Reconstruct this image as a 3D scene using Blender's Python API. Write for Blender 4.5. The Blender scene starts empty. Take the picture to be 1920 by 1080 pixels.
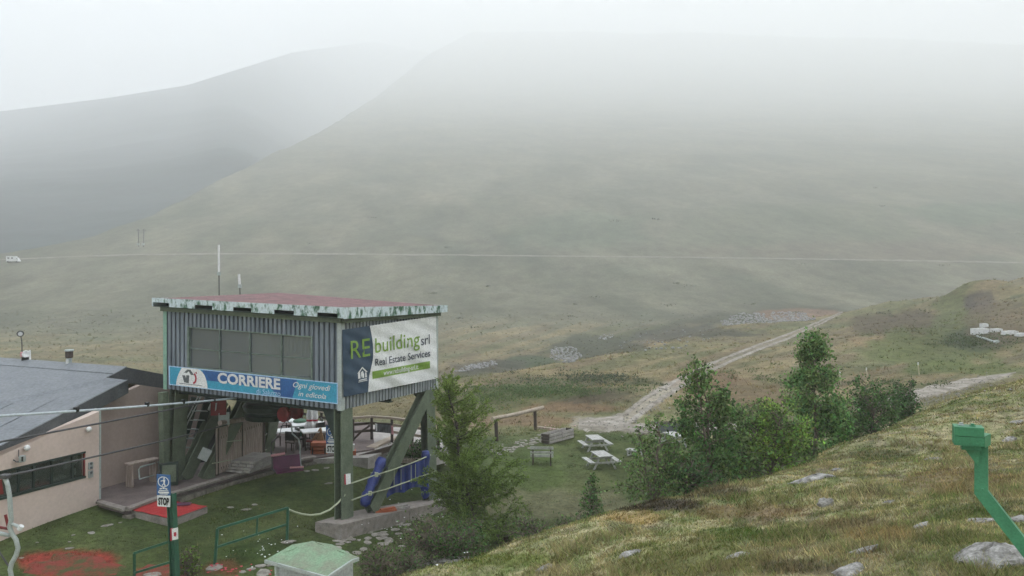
import bpy, math, random
import numpy as np
from mathutils import Vector, Matrix

# ------------------------------------------------------------------ camera, sky, sun, exposure
SC = bpy.context.scene
COL = SC.collection
F_, HY, CZ = 1580.0, 495.0, 10.0          # focal length in photo columns, row of the level, camera height
cam_d = bpy.data.cameras.new("camera"); cam = bpy.data.objects.new("camera", cam_d); COL.objects.link(cam)
cam.location = (0, 0, CZ); cam.rotation_euler = (math.radians(90), 0, 0)
cam_d.sensor_fit = 'HORIZONTAL'; cam_d.sensor_width = 36.0; cam_d.lens = 36.0 * F_ / 1920.0
cam_d.shift_y = -(540.0 - HY) / 1920.0
cam_d.clip_start = 0.1; cam_d.clip_end = 12000
SC.camera = cam

SUN_EL, SUN_AZ = math.radians(38), math.radians(85)      # veiled sun, from the right and a little behind
W = bpy.data.worlds.new("World"); SC.world = W; W.use_nodes = True
nt = W.node_tree; nt.nodes.clear()
wo = nt.nodes.new('ShaderNodeOutputWorld'); bg = nt.nodes.new('ShaderNodeBackground')
sky = nt.nodes.new('ShaderNodeTexSky'); sky.sky_type = 'NISHITA'; sky.sun_disc = False
sky.sun_elevation = SUN_EL; sky.sun_rotation = SUN_AZ; sky.altitude = 1500; sky.air_density = 1.0; sky.dust_density = 3.0
mixw = nt.nodes.new('ShaderNodeMix'); mixw.data_type = 'RGBA'
mixw.inputs['Factor'].default_value = 0.86            # closed cloud deck over the clear sky
mixw.inputs[7].default_value = (14.2, 15.0, 15.9, 1)
nt.links.new(sky.outputs[0], mixw.inputs[6]); nt.links.new(mixw.outputs[2], bg.inputs[0])
bg.inputs[1].default_value = 0.118
nt.links.new(bg.outputs[0], wo.inputs[0])
sun_d = bpy.data.lights.new("sun", 'SUN'); sun_d.energy = 1.5; sun_d.angle = math.radians(30); sun_d.color = (1, .96, .9)
sun = bpy.data.objects.new("sun", sun_d); COL.objects.link(sun); sun.location = (60, -60, 120)
sun.rotation_euler = Vector((math.sin(SUN_AZ) * math.cos(SUN_EL), math.cos(SUN_AZ) * math.cos(SUN_EL), math.sin(SUN_EL))).to_track_quat('Z', 'Y').to_euler()
SC.view_settings.view_transform = 'Standard'; SC.view_settings.look = 'None'
SC.view_settings.exposure = 0.6; SC.view_settings.gamma = 1.0; SC.view_settings.use_curve_mapping = False
SC.render.engine = 'CYCLES'
cy = SC.cycles
cy.max_bounces = 10; cy.diffuse_bounces = 3; cy.glossy_bounces = 3; cy.transparent_max_bounces = 12; cy.transmission_bounces = 4
cy.volume_bounces = 6; cy.sample_clamp_indirect = 6; cy.use_denoising = True; cy.caustics_reflective = False; cy.caustics_refractive = False

random.seed(7); RNG = np.random.default_rng(11)

# ------------------------------------------------------------------ the lie of the land
# ground survey: image column, image row, distance -> a point of the ground sheet
NEAR = [
(0,1015,23.1),(188,945,26.0),(330,937,27),(520,893,29.8),(650,880,31),(560,960,25.6),(640,997,24.6),(592,985,25),(540,1012,23.2),(405,1060,21.5),
(0,1080,21),(300,1080,20.8),(600,1080,21),(740,1000,25.7),(797,967,28.5),(760,870,34),(900,870,35.5),(950,845,39),(1015,872,37),(1128,880,36),
(1120,842,40),(1250,830,42),(1000,930,32),(950,1000,28),(1200,930,32.5),(870,1000,27),
(400,1500,12),(0,1500,12),(-400,1300,14),(-400,1000,24),(-300,900,30),(100,800,40),(300,790,42),
(800,1066,17.2),(1000,1002,19.5),(1140,962,20.5),(1280,935,21.5),(1400,908,23),(1560,842,27),(1700,786,33),(1920,716,42),(2200,640,50),
(900,1080,16.5),(1100,1080,14),(1400,1080,11.5),(1920,1080,9),(1920,900,15),(1650,950,15),(1920,800,25),(1300,1000,16),(1500,900,20),(1650,850,23),
(1000,1600,8),(1900,1500,5.5),(2400,1080,8),(2400,850,16),
(700,1090,19.5),(800,1085,20.5),(1000,1025,23.5),(1140,1000,25),(1280,968,27),(1400,945,29),(1560,885,34),(1690,808,42),(1900,740,52),
(1100,798,46),(1230,752,55),(1300,703,72),(1400,662,95),(1500,622,130),(1570,592,170),
(1760,735,55),(1880,707,60),(1640,757,50),(1700,700,64),(1850,662,75),(1650,650,85),(1750,600,115),(1900,622,85),(1830,560,150),
(850,722,75),(1000,690,92),(1180,652,112),(1350,612,142),(1560,586,190),(1700,558,215),(1850,546,190),(1920,521,170),(2200,470,150),
(740,762,60),(900,760,58),(950,805,47),(600,780,58),(400,760,60),(100,740,62),
(900,695,130),(1060,668,150),(1430,602,240),(600,690,130),(300,680,130),(0,680,130),(-400,680,130),
(1000,705,112),(1180,668,135),(1350,632,180),(700,730,80),
(0,617,195),(400,617,195),(900,617,195),(1200,612,205),(1920,560,240),(2300,520,240)]
HILL = np.array([(150,660),(195,617),(285,548),(355,481),(420,433),(471,400),(600,343),(757,300),(1000,262),(1300,232),(1700,203),(2200,172),(3000,125),(4000,78),(4800,50)], float)
RIDGE = np.array([(-500,480),(0,477),(90,462),(180,441),(265,408),(350,371),(480,303),(600,248),(700,185),(800,105),(900,50),(1000,30),(1300,20),(1600,10),(1920,38),(2420,60)], float)
def hill_row(u, d):
    """row at which the main hillside shows at distance d; beyond its ridge it drops away"""
    L = np.log(HILL[:, 0]); y = HILL[:, 1]; m = np.gradient(y, L); q = np.log(d); k = np.clip(np.searchsorted(L, q) - 1, 0, len(L) - 2); h = L[k + 1] - L[k]; t = np.clip((q - L[k]) / h, 0, 1)
    row = (2*t**3-3*t**2+1)*y[k] + (t**3-2*t**2+t)*h*m[k] + (-2*t**3+3*t**2)*y[k+1] + (t**3-t**2)*h*m[k+1]
    yc = np.interp(u, RIDGE[:, 0], RIDGE[:, 1]); dc = np.exp(np.interp(-yc, -y, L)); fall = yc + 110 * (q - np.log(dc)); w = 5.0
    e = (fall - row) / w
    return row + w * np.log1p(np.exp(np.clip(e, -40, 40))) + np.where(e > 40, fall - row - 40 * w, 0) - w * .69 * np.exp(-(e / 3) ** 2)
def tps_fit(P,v,lam=1e-3):
    n=len(P); D=np.linalg.norm(P[:,None]-P[None],axis=2); K=np.where(D>0,D*D*np.log(D+1e-12),0)
    K[np.arange(n),np.arange(n)]+=lam
    A=np.zeros((n+3,n+3)); A[:n,:n]=K; A[:n,n]=1; A[:n,n+1:]=P; A[n,:n]=1; A[n+1:,:n]=P.T
    return np.linalg.solve(A,np.concatenate([v,np.zeros(3)]))
def tps_eval(P,w,Q):
    out=np.empty(len(Q))
    for s in range(0,len(Q),20000):
        q=Q[s:s+20000]; r2=((q[:,None,:]-P[None])**2).sum(2); K=0.5*r2*np.log(r2+1e-18)
        out[s:s+20000]=K@w[:len(P)]+w[len(P)]+q@w[len(P)+1:]
    return out
nu=np.array([(u/300,4*np.log(d)) for u,_,d in NEAR]); nz=np.array([-(p-HY)/F_*d for _,p,d in NEAR])
NW=tps_fit(nu,nz,.01)
def base_z(u,d):
    """height above datum (camera = CZ) at column u and distance d"""
    u=np.clip(u,-500,2420); d_=np.clip(d,5,4700)
    z=np.zeros(len(u)); m=d_<245
    z[m]=tps_eval(nu,NW,np.c_[u[m]/300,4*np.log(d_[m])])
    m2=d_>165
    zf=np.zeros(len(u)); zf[m2]=-(hill_row(u[m2],d_[m2])-HY)/F_*d_[m2]
    t=np.clip((d_-170)/70,0,1); t=t*t*(3-2*t)
    return CZ+z*(1-t)+zf*t
def sm(a, b, v):
    t = np.clip((v - a) / (b - a), 0, 1); return t * t * (3 - 2 * t)
def _h(ix, iy, s):
    n = (ix.astype(np.int64) * 374761393 + iy.astype(np.int64) * 668265263 + s * 2147483647) & 0xffffffff
    n = ((n ^ (n >> 13)) * 1274126177) & 0xffffffff
    n = n ^ (n >> 16)
    return (n & 0xffffff) / float(0xffffff)
def vnoise(x, y, s=0):
    ix, iy = np.floor(x), np.floor(y); fx, fy = x - ix, y - iy
    fx = fx * fx * (3 - 2 * fx); fy = fy * fy * (3 - 2 * fy)
    a, b, c, d = _h(ix, iy, s), _h(ix + 1, iy, s), _h(ix, iy + 1, s), _h(ix + 1, iy + 1, s)
    return (a * (1 - fx) + b * fx) * (1 - fy) + (c * (1 - fx) + d * fx) * fy
def fbm(x, y, o=4, s=0):
    t = 0; a = .5; n = 0
    for k in range(o):
        t = t + a * vnoise(x, y, s + k); n += a; a *= .5; x = x * 2.03 + 17.1; y = y * 2.01 + 5.3
    return t / n
TH = 0.78
BUMPS = [((1832 - 960) / F_ * 135, 135, 3.6, 5.5), ((1700 - 960) / F_ * 150, 150, 2.0, 12), ((1640 - 960) / F_ * 90, 90, 1.1, 9), ((1130 - 960) / F_ * 58, 58, .8, 4.5), ((1250 - 960) / F_ * 66, 66, 1.0, 4)]
def gz(x, y, relief=True):
    x = np.asarray(x, float); y = np.asarray(y, float)
    r = np.hypot(x, y); th = np.arctan2(x, y); tc = np.clip(th, -TH, TH)
    u = 960 + F_ * np.tan(tc); d = np.maximum(r * np.cos(tc), 4.0)
    z = base_z(u, d)
    lowz = CZ - 40; z = np.where(z < lowz, lowz - 12 * (1 - np.exp((z - lowz) / 12)), z)
    w = sm(1.2, 2.7, np.abs(th)); z = z * (1 - w) + w * (CZ - 5.5 + .02 * r)
    if relief:
        lawn = sm(18.5, 20.5, d) * (1 - sm(44, 52, d)) * sm(-6.7, -7.3, z - CZ)
        near = (1 - sm(40, 60, d)) * (1 - lawn)
        z = z + near * (.34 * (fbm(x / 2.6, y / 2.6, 3, 3) - .5) + .12 * (fbm(x / .6, y / .6, 2, 9) - .5))
        z = z + lawn * .05 * (fbm(x / 1.4, y / 1.4, 2, 5) - .5)
        mid = sm(46, 80, d) * (1 - sm(280, 420, d))
        z = z + mid * (1.0 * (fbm(x / 11, y / 8, 3, 21) - .5) + .35 * (fbm(x / 2.5, y / 2.5, 2, 23) - .5))
        far = sm(240, 520, d)
        for bx_, by_, bh_, br_ in BUMPS: z = z + bh_ * np.exp(-((x - bx_) ** 2 + (y - by_) ** 2) / br_ ** 2)
        z = z + far * (5 * (fbm(x / 120, y / 60, 4, 31) - .5) + d * .0035 * (fbm(x / 260 + y / 700, y / 400, 3, 33) - .5))
    return z
def P(px, py, d): return Vector(((px - 960) / F_ * d, d, CZ - (py - HY) / F_ * d))
def PZ(px, py, zrel):
    return P(px, py, -zrel * F_ / (py - HY))
def G(px, py, d0=7.0, d1=400.0, n=360):
    """where the line of sight meets the ground"""
    d = np.exp(np.linspace(math.log(d0), math.log(d1), n)); x = (px - 960) / F_ * d; z = CZ - (py - HY) / F_ * d
    g = gz(x, d); hit = np.nonzero(z <= g)[0]
    if len(hit) == 0: k = n - 1; dd = d[k]
    elif hit[0] == 0: dd = d[0]
    else:
        k = hit[0]; a = z[k - 1] - g[k - 1]; b = z[k] - g[k]; dd = d[k - 1] + (d[k] - d[k - 1]) * a / (a - b)
    x = (px - 960) / F_ * dd
    return Vector((x, dd, float(gz(np.array([x]), np.array([dd]))[0])))
def gz1(x, y): return float(gz(np.array([x]), np.array([y]))[0])

# ------------------------------------------------------------------ helpers
def lin(c): return tuple(c) + (1.0,)
def pm(name, c1, c2=None, scale=6.0, rough=.8, bump=0.0, c3=None, stretch=(1, 1, 1), metal=0.0, detail=6, lo=.35, hi=.65, fine=None, spec=.3, grain=.2):
    """plain procedural surface: two or three colours broken up by noise in place, with fine grain"""
    m = bpy.data.materials.new(name); m.use_nodes = True; n = m.node_tree; b = n.nodes['Principled BSDF']
    b.inputs['Roughness'].default_value = rough; b.inputs['Metallic'].default_value = metal; b.inputs['Specular IOR Level'].default_value = spec
    geo = n.nodes.new('ShaderNodeNewGeometry'); mp = n.nodes.new('ShaderNodeMapping'); mp.inputs['Scale'].default_value = stretch
    n.links.new(geo.outputs['Position'], mp.inputs[0])
    tex = n.nodes.new('ShaderNodeTexNoise'); tex.inputs['Scale'].default_value = scale; tex.inputs['Detail'].default_value = detail; tex.inputs['Roughness'].default_value = .62
    n.links.new(mp.outputs[0], tex.inputs['Vector'])
    r = n.nodes.new('ShaderNodeValToRGB'); r.color_ramp.elements[0].position = lo; r.color_ramp.elements[1].position = hi
    c2 = c2 or tuple(v * .8 for v in c1)
    r.color_ramp.elements[0].color = lin(c2); r.color_ramp.elements[1].color = lin(c1)
    if c3: e = r.color_ramp.elements.new((lo + hi) / 2); e.color = lin(c3)
    n.links.new(tex.outputs['Fac'], r.inputs[0]); out = r.outputs[0]
    t2 = n.nodes.new('ShaderNodeTexNoise'); t2.inputs['Scale'].default_value = fine or scale * 9; t2.inputs['Detail'].default_value = 3
    n.links.new(mp.outputs[0], t2.inputs['Vector'])
    mr = n.nodes.new('ShaderNodeMapRange'); mr.inputs['To Min'].default_value = 1 - grain; mr.inputs['To Max'].default_value = 1 + grain
    mr.inputs['From Min'].default_value = .3; mr.inputs['From Max'].default_value = .7
    n.links.new(t2.outputs['Fac'], mr.inputs['Value'])
    mx = n.nodes.new('ShaderNodeMix'); mx.data_type = 'RGBA'; mx.blend_type = 'MULTIPLY'; mx.inputs['Factor'].default_value = 1
    n.links.new(out, mx.inputs[6]); n.links.new(mr.outputs[0], mx.inputs[7]); n.links.new(mx.outputs[2], b.inputs['Base Color'])
    if bump:
        bp = n.nodes.new('ShaderNodeBump'); bp.inputs['Strength'].default_value = bump; bp.inputs['Distance'].default_value = .03
        n.links.new(t2.outputs['Fac'], bp.inputs['Height']); n.links.new(bp.outputs[0], b.inputs['Normal'])
    return m
def leafmat(name, trans=.35, rough=.6):
    m = bpy.data.materials.new(name); m.use_nodes = True; n = m.node_tree; n.nodes.clear()
    o = n.nodes.new('ShaderNodeOutputMaterial'); at = n.nodes.new('ShaderNodeAttribute'); at.attribute_name = 'Col'
    d = n.nodes.new('ShaderNodeBsdfDiffuse'); t = n.nodes.new('ShaderNodeBsdfTranslucent'); mx = n.nodes.new('ShaderNodeMixShader')
    mx.inputs[0].default_value = trans
    n.links.new(at.outputs['Color'], d.inputs[0]); n.links.new(at.outputs['Color'], t.inputs[0])
    n.links.new(d.outputs[0], mx.inputs[1]); n.links.new(t.outputs[0], mx.inputs[2]); n.links.new(mx.outputs[0], o.inputs[0])
    return m
def tag(o, label=None, cat=None, group=None, kind=None):
    if label: o['label'] = label
    if cat: o['category'] = cat
    if group: o['group'] = group
    if kind: o['kind'] = kind
    return o
def empty(name, loc=(0, 0, 0), rz=0.0):
    o = bpy.data.objects.new(name, None); COL.objects.link(o); o.location = loc; o.rotation_euler = (0, 0, rz); o.empty_display_size = .2
    return o
def root_of(o):
    while o.parent: o = o.parent
    return o
class MB:
    def __init__(s): s.v = []; s.f = []
    def add(s, vs, fs):
        k = len(s.v); s.v += [Vector(a) for a in vs]; s.f += [tuple(i + k for i in f) for f in fs]; return s
    def hexa(s, b, t):
        """solid from a lower and an upper quad"""
        return s.add(list(b) + list(t), [(3, 2, 1, 0), (4, 5, 6, 7), (0, 1, 5, 4), (1, 2, 6, 5), (2, 3, 7, 6), (3, 0, 4, 7)])
    def box(s, c, size, rz=0.0, m=None):
        x, y, z = [v / 2 for v in size]; R = m or Matrix.Rotation(rz, 3, 'Z'); c = Vector(c)
        q = lambda a, b_, d: c + R @ Vector((a * x, b_ * y, d * z))
        return s.hexa([q(-1, -1, -1), q(1, -1, -1), q(1, 1, -1), q(-1, 1, -1)], [q(-1, -1, 1), q(1, -1, 1), q(1, 1, 1), q(-1, 1, 1)])
    def beam(s, p, q, w, h, up=(0, 0, 1)):
        """square bar from p to q, w across, h along up"""
        p, q = Vector(p), Vector(q); a = (q - p).normalized(); u = Vector(up)
        side = a.cross(u)
        if side.length < 1e-4: side = a.cross(Vector((0, 1, 0)))
        side.normalize(); u = side.cross(a).normalized()
        cs = [-side * w / 2 - u * h / 2, side * w / 2 - u * h / 2, side * w / 2 + u * h / 2, -side * w / 2 + u * h / 2]
        return s.hexa([p + c for c in cs], [q + c for c in cs])
    def hbeam(s, p, q, wf, dp, web, tf=.03, tw=.03):
        """H section: web direction given, flanges wf wide, dp apart"""
        p, q = Vector(p), Vector(q); a = (q - p).normalized(); u = Vector(web); u = (u - a * u.dot(a)).normalized(); side = a.cross(u).normalized()
        s.beam(p, q, tw, dp - 2 * tf - .002, u)
        for k in (-1, 1):
            o = u * k * (dp / 2 - tf / 2); s.beam(p + o, q + o, wf, tf, u)
        return s
    def tube(s, pts, r, n=8, caps=True, rs=None):
        pts = [Vector(p) for p in pts]; rings = []
        for i, p in enumerate(pts):
            a = (pts[min(i + 1, len(pts) - 1)] - pts[max(i - 1, 0)]).normalized()
            ref = Vector((0, 0, 1)) if abs(a.z) < .9 else Vector((1, 0, 0))
            e1 = a.cross(ref).normalized(); e2 = a.cross(e1).normalized(); rr = rs[i] if rs else r
            rings.append([p + (e1 * math.cos(2 * math.pi * k / n) + e2 * math.sin(2 * math.pi * k / n)) * rr for k in range(n)])
        vs = [v for g in rings for v in g]; fs = []
        for i in range(len(pts) - 1):
            for k in range(n):
                k2 = (k + 1) % n; fs.append((i * n + k, i * n + k2, (i + 1) * n + k2, (i + 1) * n + k))
        if caps: fs += [tuple(range(n - 1, -1, -1)), tuple(range((len(pts) - 1) * n, len(pts) * n))]
        return s.add(vs, fs)
    def lathe(s, c, prof, n=16, axis=(0, 0, 1)):
        c = Vector(c); a = Vector(axis).normalized(); ref = Vector((0, 0, 1)) if abs(a.z) < .9 else Vector((1, 0, 0))
        e1 = a.cross(ref).normalized(); e2 = a.cross(e1).normalized()
        vs = [c + a * h + (e1 * math.cos(2 * math.pi * k / n) + e2 * math.sin(2 * math.pi * k / n)) * r for r, h in prof for k in range(n)]
        fs = [(i * n + k, i * n + (k + 1) % n, (i + 1) * n + (k + 1) % n, (i + 1) * n + k) for i in range(len(prof) - 1) for k in range(n)]
        fs += [tuple(range(n - 1, -1, -1)), tuple(range((len(prof) - 1) * n, len(prof) * n))]
        return s.add(vs, fs)
    def prism(s, poly, off):
        """polygon (list of points) pushed along off"""
        n = len(poly); off = Vector(off); p = [Vector(a) for a in poly]
        return s.add(p + [a + off for a in p], [tuple(range(n - 1, -1, -1)), tuple(range(n, 2 * n))] + [(i, (i + 1) % n, (i + 1) % n + n, i + n) for i in range(n)])
    def build(s, name, mat, parent=None, origin=None, smooth=False, local=False):
        off = Vector((0, 0, 0))
        if parent is not None and not local: off = root_of(parent).location.copy()
        elif origin is not None: off = Vector(origin)
        me = bpy.data.meshes.new(name); me.from_pydata([tuple(v - off) for v in s.v], [], s.f); me.update()
        import bmesh
        bm = bmesh.new(); bm.from_mesh(me); bmesh.ops.recalc_face_normals(bm, faces=bm.faces); bm.to_mesh(me); bm.free()
        me.materials.append(mat)
        if smooth:
            me.polygons.foreach_set('use_smooth', [True] * len(me.polygons))
        o = bpy.data.objects.new(name, me); COL.objects.link(o)
        if parent is not None: o.parent = parent
        elif origin is not None: o.location = off
        return o
def np_mesh(name, V, Fc, mat, col=None, parent=None, origin=None, smooth=False):
    me = bpy.data.meshes.new(name); V = np.asarray(V, np.float32)
    if parent is not None: V = V - np.array(root_of(parent).location, np.float32)
    elif origin is not None: V = V - np.array(origin, np.float32)
    k = Fc.shape[1]; me.vertices.add(len(V)); me.vertices.foreach_set('co', V.ravel())
    me.loops.add(Fc.size); me.loops.foreach_set('vertex_index', Fc.astype(np.int32).ravel())
    me.polygons.add(len(Fc)); me.polygons.foreach_set('loop_start', np.arange(0, Fc.size, k, dtype=np.int32))
    if col is not None:
        a = me.attributes.new('Col', 'FLOAT_COLOR', 'POINT'); c = np.ones((len(V), 4), np.float32); c[:, :3] = col; a.data.foreach_set('color', c.ravel())
    me.update(calc_edges=True); me.materials.append(mat)
    me.polygons.foreach_set('use_smooth', [smooth] * len(me.polygons))
    o = bpy.data.objects.new(name, me); COL.objects.link(o)
    if parent is not None: o.parent = parent
    elif origin is not None: o.location = origin
    return o
def kids(o): return [c for c in bpy.data.objects if c.parent == o]
def copy_tree(o, parent=None):
    c = o.copy(); COL.objects.link(c)
    if parent is not None: c.parent = parent
    for ch in kids(o): copy_tree(ch, c)
    return c
def plane_hit(px, py, p0, n):
    """line of sight against an upright plane"""
    r = Vector(((px - 960) / F_, 1, -(py - HY) / F_)); o = Vector((0, 0, CZ)); n = Vector(n)
    return o + r * ((Vector(p0) - o).dot(n) / r.dot(n))
FONT = None
def glyphs(text, bold=0.0, shear=0.0, space=1.0):
    cu = bpy.data.curves.new('lettering', 'FONT'); cu.body = text; cu.size = 1.0; cu.offset = bold; cu.shear = shear; cu.space_character = space; cu.resolution_u = 3
    ob = bpy.data.objects.new('lettering', cu); COL.objects.link(ob); dg = bpy.context.evaluated_depsgraph_get()
    me = bpy.data.meshes.new_from_object(ob.evaluated_get(dg)); v = np.array([q.co[:] for q in me.vertices]); f = [tuple(p.vertices) for p in me.polygons]
    bpy.data.objects.remove(ob); bpy.data.curves.remove(cu); bpy.data.meshes.remove(me)
    return v, f
def letter_on(mb, surf, text, s0, s1, tb, tc, bold=.0, shear=.0, space=1.0, cap=.70):
    """flat lettering laid on a surface: surf(s, t) gives the point; tb baseline, tc cap height"""
    v, f = glyphs(text, bold, shear, space); x0, x1 = v[:, 0].min(), v[:, 0].max()
    pts = [surf(s0 + (a[0] - x0) / (x1 - x0) * (s1 - s0), tb + (tc - tb) * a[1] / cap) for a in v]
    return mb.add(pts, f)

# ------------------------------------------------------------------ materials
M = dict(
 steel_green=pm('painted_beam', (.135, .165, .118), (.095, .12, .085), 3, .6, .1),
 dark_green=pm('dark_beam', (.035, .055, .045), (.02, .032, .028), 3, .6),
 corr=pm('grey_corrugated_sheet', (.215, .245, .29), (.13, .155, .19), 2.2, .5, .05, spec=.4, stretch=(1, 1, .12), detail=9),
 corr_lit=pm('lit_corrugated_sheet', (.3, .33, .35), (.2, .22, .24), 2.2, .5, .05, spec=.4, stretch=(1, 1, .12), detail=9),  # same sheet coloured lighter, as if lit from the right
 trim=pm('pale_trim', (.42, .46, .45), (.34, .38, .38), 4, .5),
 trim_g=pm('green_trim', (.25, .42, .34), (.2, .34, .28), 4, .5),
 fascia=pm('peeling_fascia', (.55, .63, .67), (.06, .14, .09), 6, .7, .2, lo=.4, hi=.52, detail=12, fine=40, stretch=(1, 1, .55)),
 red_roof=pm('faded_red_sheet', (.24, .135, .14), (.13, .09, .09), 2.2, .6, .1, detail=9, lo=.3, hi=.6),
 glass_frame=pm('window_bar', (.2, .25, .22), (.1, .14, .12), 8, .5),
 black=pm('black_iron', (.02, .022, .022), (.012, .013, .013), 5, .5),
 red_iron=pm('red_wheel', (.22, .025, .03), (.13, .02, .02), 6, .5),
 yellow=pm('ochre_drum', (.5, .42, .15), (.36, .3, .11), 6, .6),
 white=pm('white_paint', (.72, .73, .74), (.6, .61, .62), 5, .5),
 banner_w=pm('white_banner', (.74, .75, .76), (.68, .69, .7), 3, .45),
 navy=pm('navy_print', (.045, .075, .12), (.035, .06, .1), 4, .5),
 leaf_green=pm('green_print', (.22, .36, .07), (.19, .32, .06), 4, .5),
 navy_txt=pm('navy_lettering', (.05, .06, .09), (.04, .05, .08), 4, .5),
 cyan=pm('cyan_print', (.05, .33, .5), (.045, .28, .44), 3, .45),
 blue=pm('blue_print', (.03, .12, .33), (.025, .09, .27), 3, .45),
 lilac=pm('pale_blue_lettering', (.42, .6, .82), (.38, .55, .78), 3, .45),
 grey_print=pm('grey_print', (.12, .13, .14), (.09, .1, .11), 3, .5),
 red_print=pm('red_print', (.4, .03, .06), (.33, .03, .05), 3, .5),
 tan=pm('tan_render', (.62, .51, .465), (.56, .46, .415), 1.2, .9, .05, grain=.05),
 tan_shaded=pm('shaded_tan_render', (.4, .32, .29), (.35, .28, .25), 1.2, .9, .05, grain=.05),  # tan render darkened: the overhang's shade is put into the colour
 roofgrey=pm('grey_roof_sheet', (.17, .185, .205), (.145, .158, .178), 1.2, .55, .1),
 roofedge=pm('dark_roof_edge', (.1, .108, .115), (.075, .082, .09), 2, .6),
 concrete=pm('worn_concrete', (.3, .275, .26), (.19, .175, .16), 5, .95, .5, c3=(.26, .23, .21)),
 deck=pm('mauve_paving', (.17, .135, .13), (.12, .098, .095), 3, .85, .3),
 stonewall=pm('terrace_stone', (.26, .235, .205), (.13, .12, .1), 5, .95, .6),
 worn=pm('worn_red_carpet', (.2, .04, .03), (.06, .07, .025), 2.2, .95, .3, lo=.4, hi=.56, detail=9),
 redmat=pm('red_carpet', (.4, .035, .035), (.3, .025, .028), 3, .95, .3),
 plank=pm('weathered_plank', (.45, .37, .33), (.27, .22, .195), 3, .85, .3, stretch=(6, 6, .6)),
 plank_g=pm('grey_plank', (.4, .38, .36), (.27, .25, .24), 4, .85, .3),
 wood_d=pm('dark_wood', (.085, .065, .055), (.05, .04, .035), 5, .85, .3),
 wood_l=pm('pale_log', (.42, .36, .3), (.3, .25, .2), 5, .85, .3),
 bench=pm('whitish_bench_wood', (.48, .48, .465), (.3, .3, .29), 6, .8, .2),
 tarp=pm('blue_tarp', (.022, .042, .22), (.014, .026, .13), 3, .45, .25, spec=.5),
 rope=pm('pale_rope', (.42, .45, .33), (.33, .36, .26), 30, .9),
 wire=pm('steel_cable', (.1, .1, .105), (.07, .07, .075), 20, .5, metal=.3),
 wire_w=pm('bright_cable', (.5, .55, .6), (.4, .45, .5), 8, .4),
 gpaint=pm('green_rail_paint', (.035, .115, .072), (.025, .085, .055), 6, .45),
 armgreen=pm('bright_green_paint', (.055, .235, .12), (.04, .175, .09), 4, .5, .15, spec=.4, detail=10, fine=60, grain=.12),
 purple=pm('purple_seat', (.12, .035, .085), (.09, .03, .065), 4, .5),
 pink=pm('pink_pad', (.6, .3, .33), (.5, .25, .28), 5, .6),
 greytube=pm('galvanised_tube', (.42, .46, .46), (.33, .37, .37), 8, .4, metal=.2),
 signblue=pm('sign_blue', (.05, .13, .32), (.04, .11, .28), 6, .4),
 signwhite=pm('sign_white', (.74, .76, .78), (.68, .7, .72), 6, .4),
 hutroof=pm('mossy_green_felt', (.2, .31, .2), (.2, .2, .155), 2.6, .95, .5, lo=.3, hi=.62, detail=10, stretch=(1, .5, 1)),
 hutwall=pm('pale_hut_board', (.4, .42, .43), (.33, .35, .36), 2, .7),
 gravel=pm('pale_gravel', (.36, .33, .295), (.17, .15, .12), 1.1, .95, .6, fine=9),
 track=pm('hill_road_gravel', (.235, .213, .185), (.165, .15, .125), .3, .95),
 rock=pm('lichen_rock', (.4, .39, .38), (.11, .105, .095), 7, .95, .6, detail=9, fine=30),
 stone=pm('paving_stone', (.33, .31, .285), (.17, .155, .135), 6, .95, .4),
 bark_b=pm('birch_bark', (.2, .165, .13), (.09, .07, .06), 12, .9),
 bark_l=pm('larch_bark', (.09, .075, .06), (.05, .04, .035), 12, .95),
 leaf=leafmat('leaf', .5), needle=leafmat('needle', .4), blade=leafmat('grass_blade', .4),
 orange=pm('orange_wood', (.42, .13, .07), (.33, .1, .05), 5, .7),
 stakewood=pm('stake_wood', (.5, .46, .34), (.4, .37, .27), 5, .7),
 tanwood=pm('tan_wood', (.4, .26, .15), (.32, .2, .11), 5, .7),
 greenbin=pm('green_plastic', (.06, .14, .09), (.05, .11, .07), 5, .6),
 soil=pm('dark_soil', (.05, .04, .03), (.035, .028, .02), 8, .95),
 gravestone=pm('scree_stone', (.33, .33, .33), (.2, .2, .2), 2, .95),
)
def glassmat(name, tint, clear, gloss=.1):
    m = bpy.data.materials.new(name); m.use_nodes = True; n = m.node_tree; n.nodes.clear()
    o = n.nodes.new('ShaderNodeOutputMaterial'); t = n.nodes.new('ShaderNodeBsdfTransparent'); t.inputs[0].default_value = (.8, .86, .84, 1)
    d = n.nodes.new('ShaderNodeBsdfDiffuse'); d.inputs[0].default_value = lin(tint); g = n.nodes.new('ShaderNodeBsdfGlossy'); g.inputs['Roughness'].default_value = .08
    a = n.nodes.new('ShaderNodeMixShader'); a.inputs[0].default_value = clear; b = n.nodes.new('ShaderNodeMixShader')
    fr = n.nodes.new('ShaderNodeFresnel'); fr.inputs[0].default_value = 1.5
    ad = n.nodes.new('ShaderNodeMath'); ad.operation = 'ADD'; ad.inputs[1].default_value = gloss; n.links.new(fr.outputs[0], ad.inputs[0])
    n.links.new(d.outputs[0], a.inputs[1]); n.links.new(t.outputs[0], a.inputs[2]); n.links.new(ad.outputs[0], b.inputs[0])
    n.links.new(a.outputs[0], b.inputs[1]); n.links.new(g.outputs[0], b.inputs[2]); n.links.new(b.outputs[0], o.inputs[0])
    return m
M['glass'] = glassmat('dusty_sky_tinted_glass', (.2, .23, .265), .5, .06)  # dust, plus a bluish-grey sky reflection painted as diffuse tint
M['glass2'] = glassmat('lodge_glass', (.09, .11, .1), .72, .03)

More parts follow.
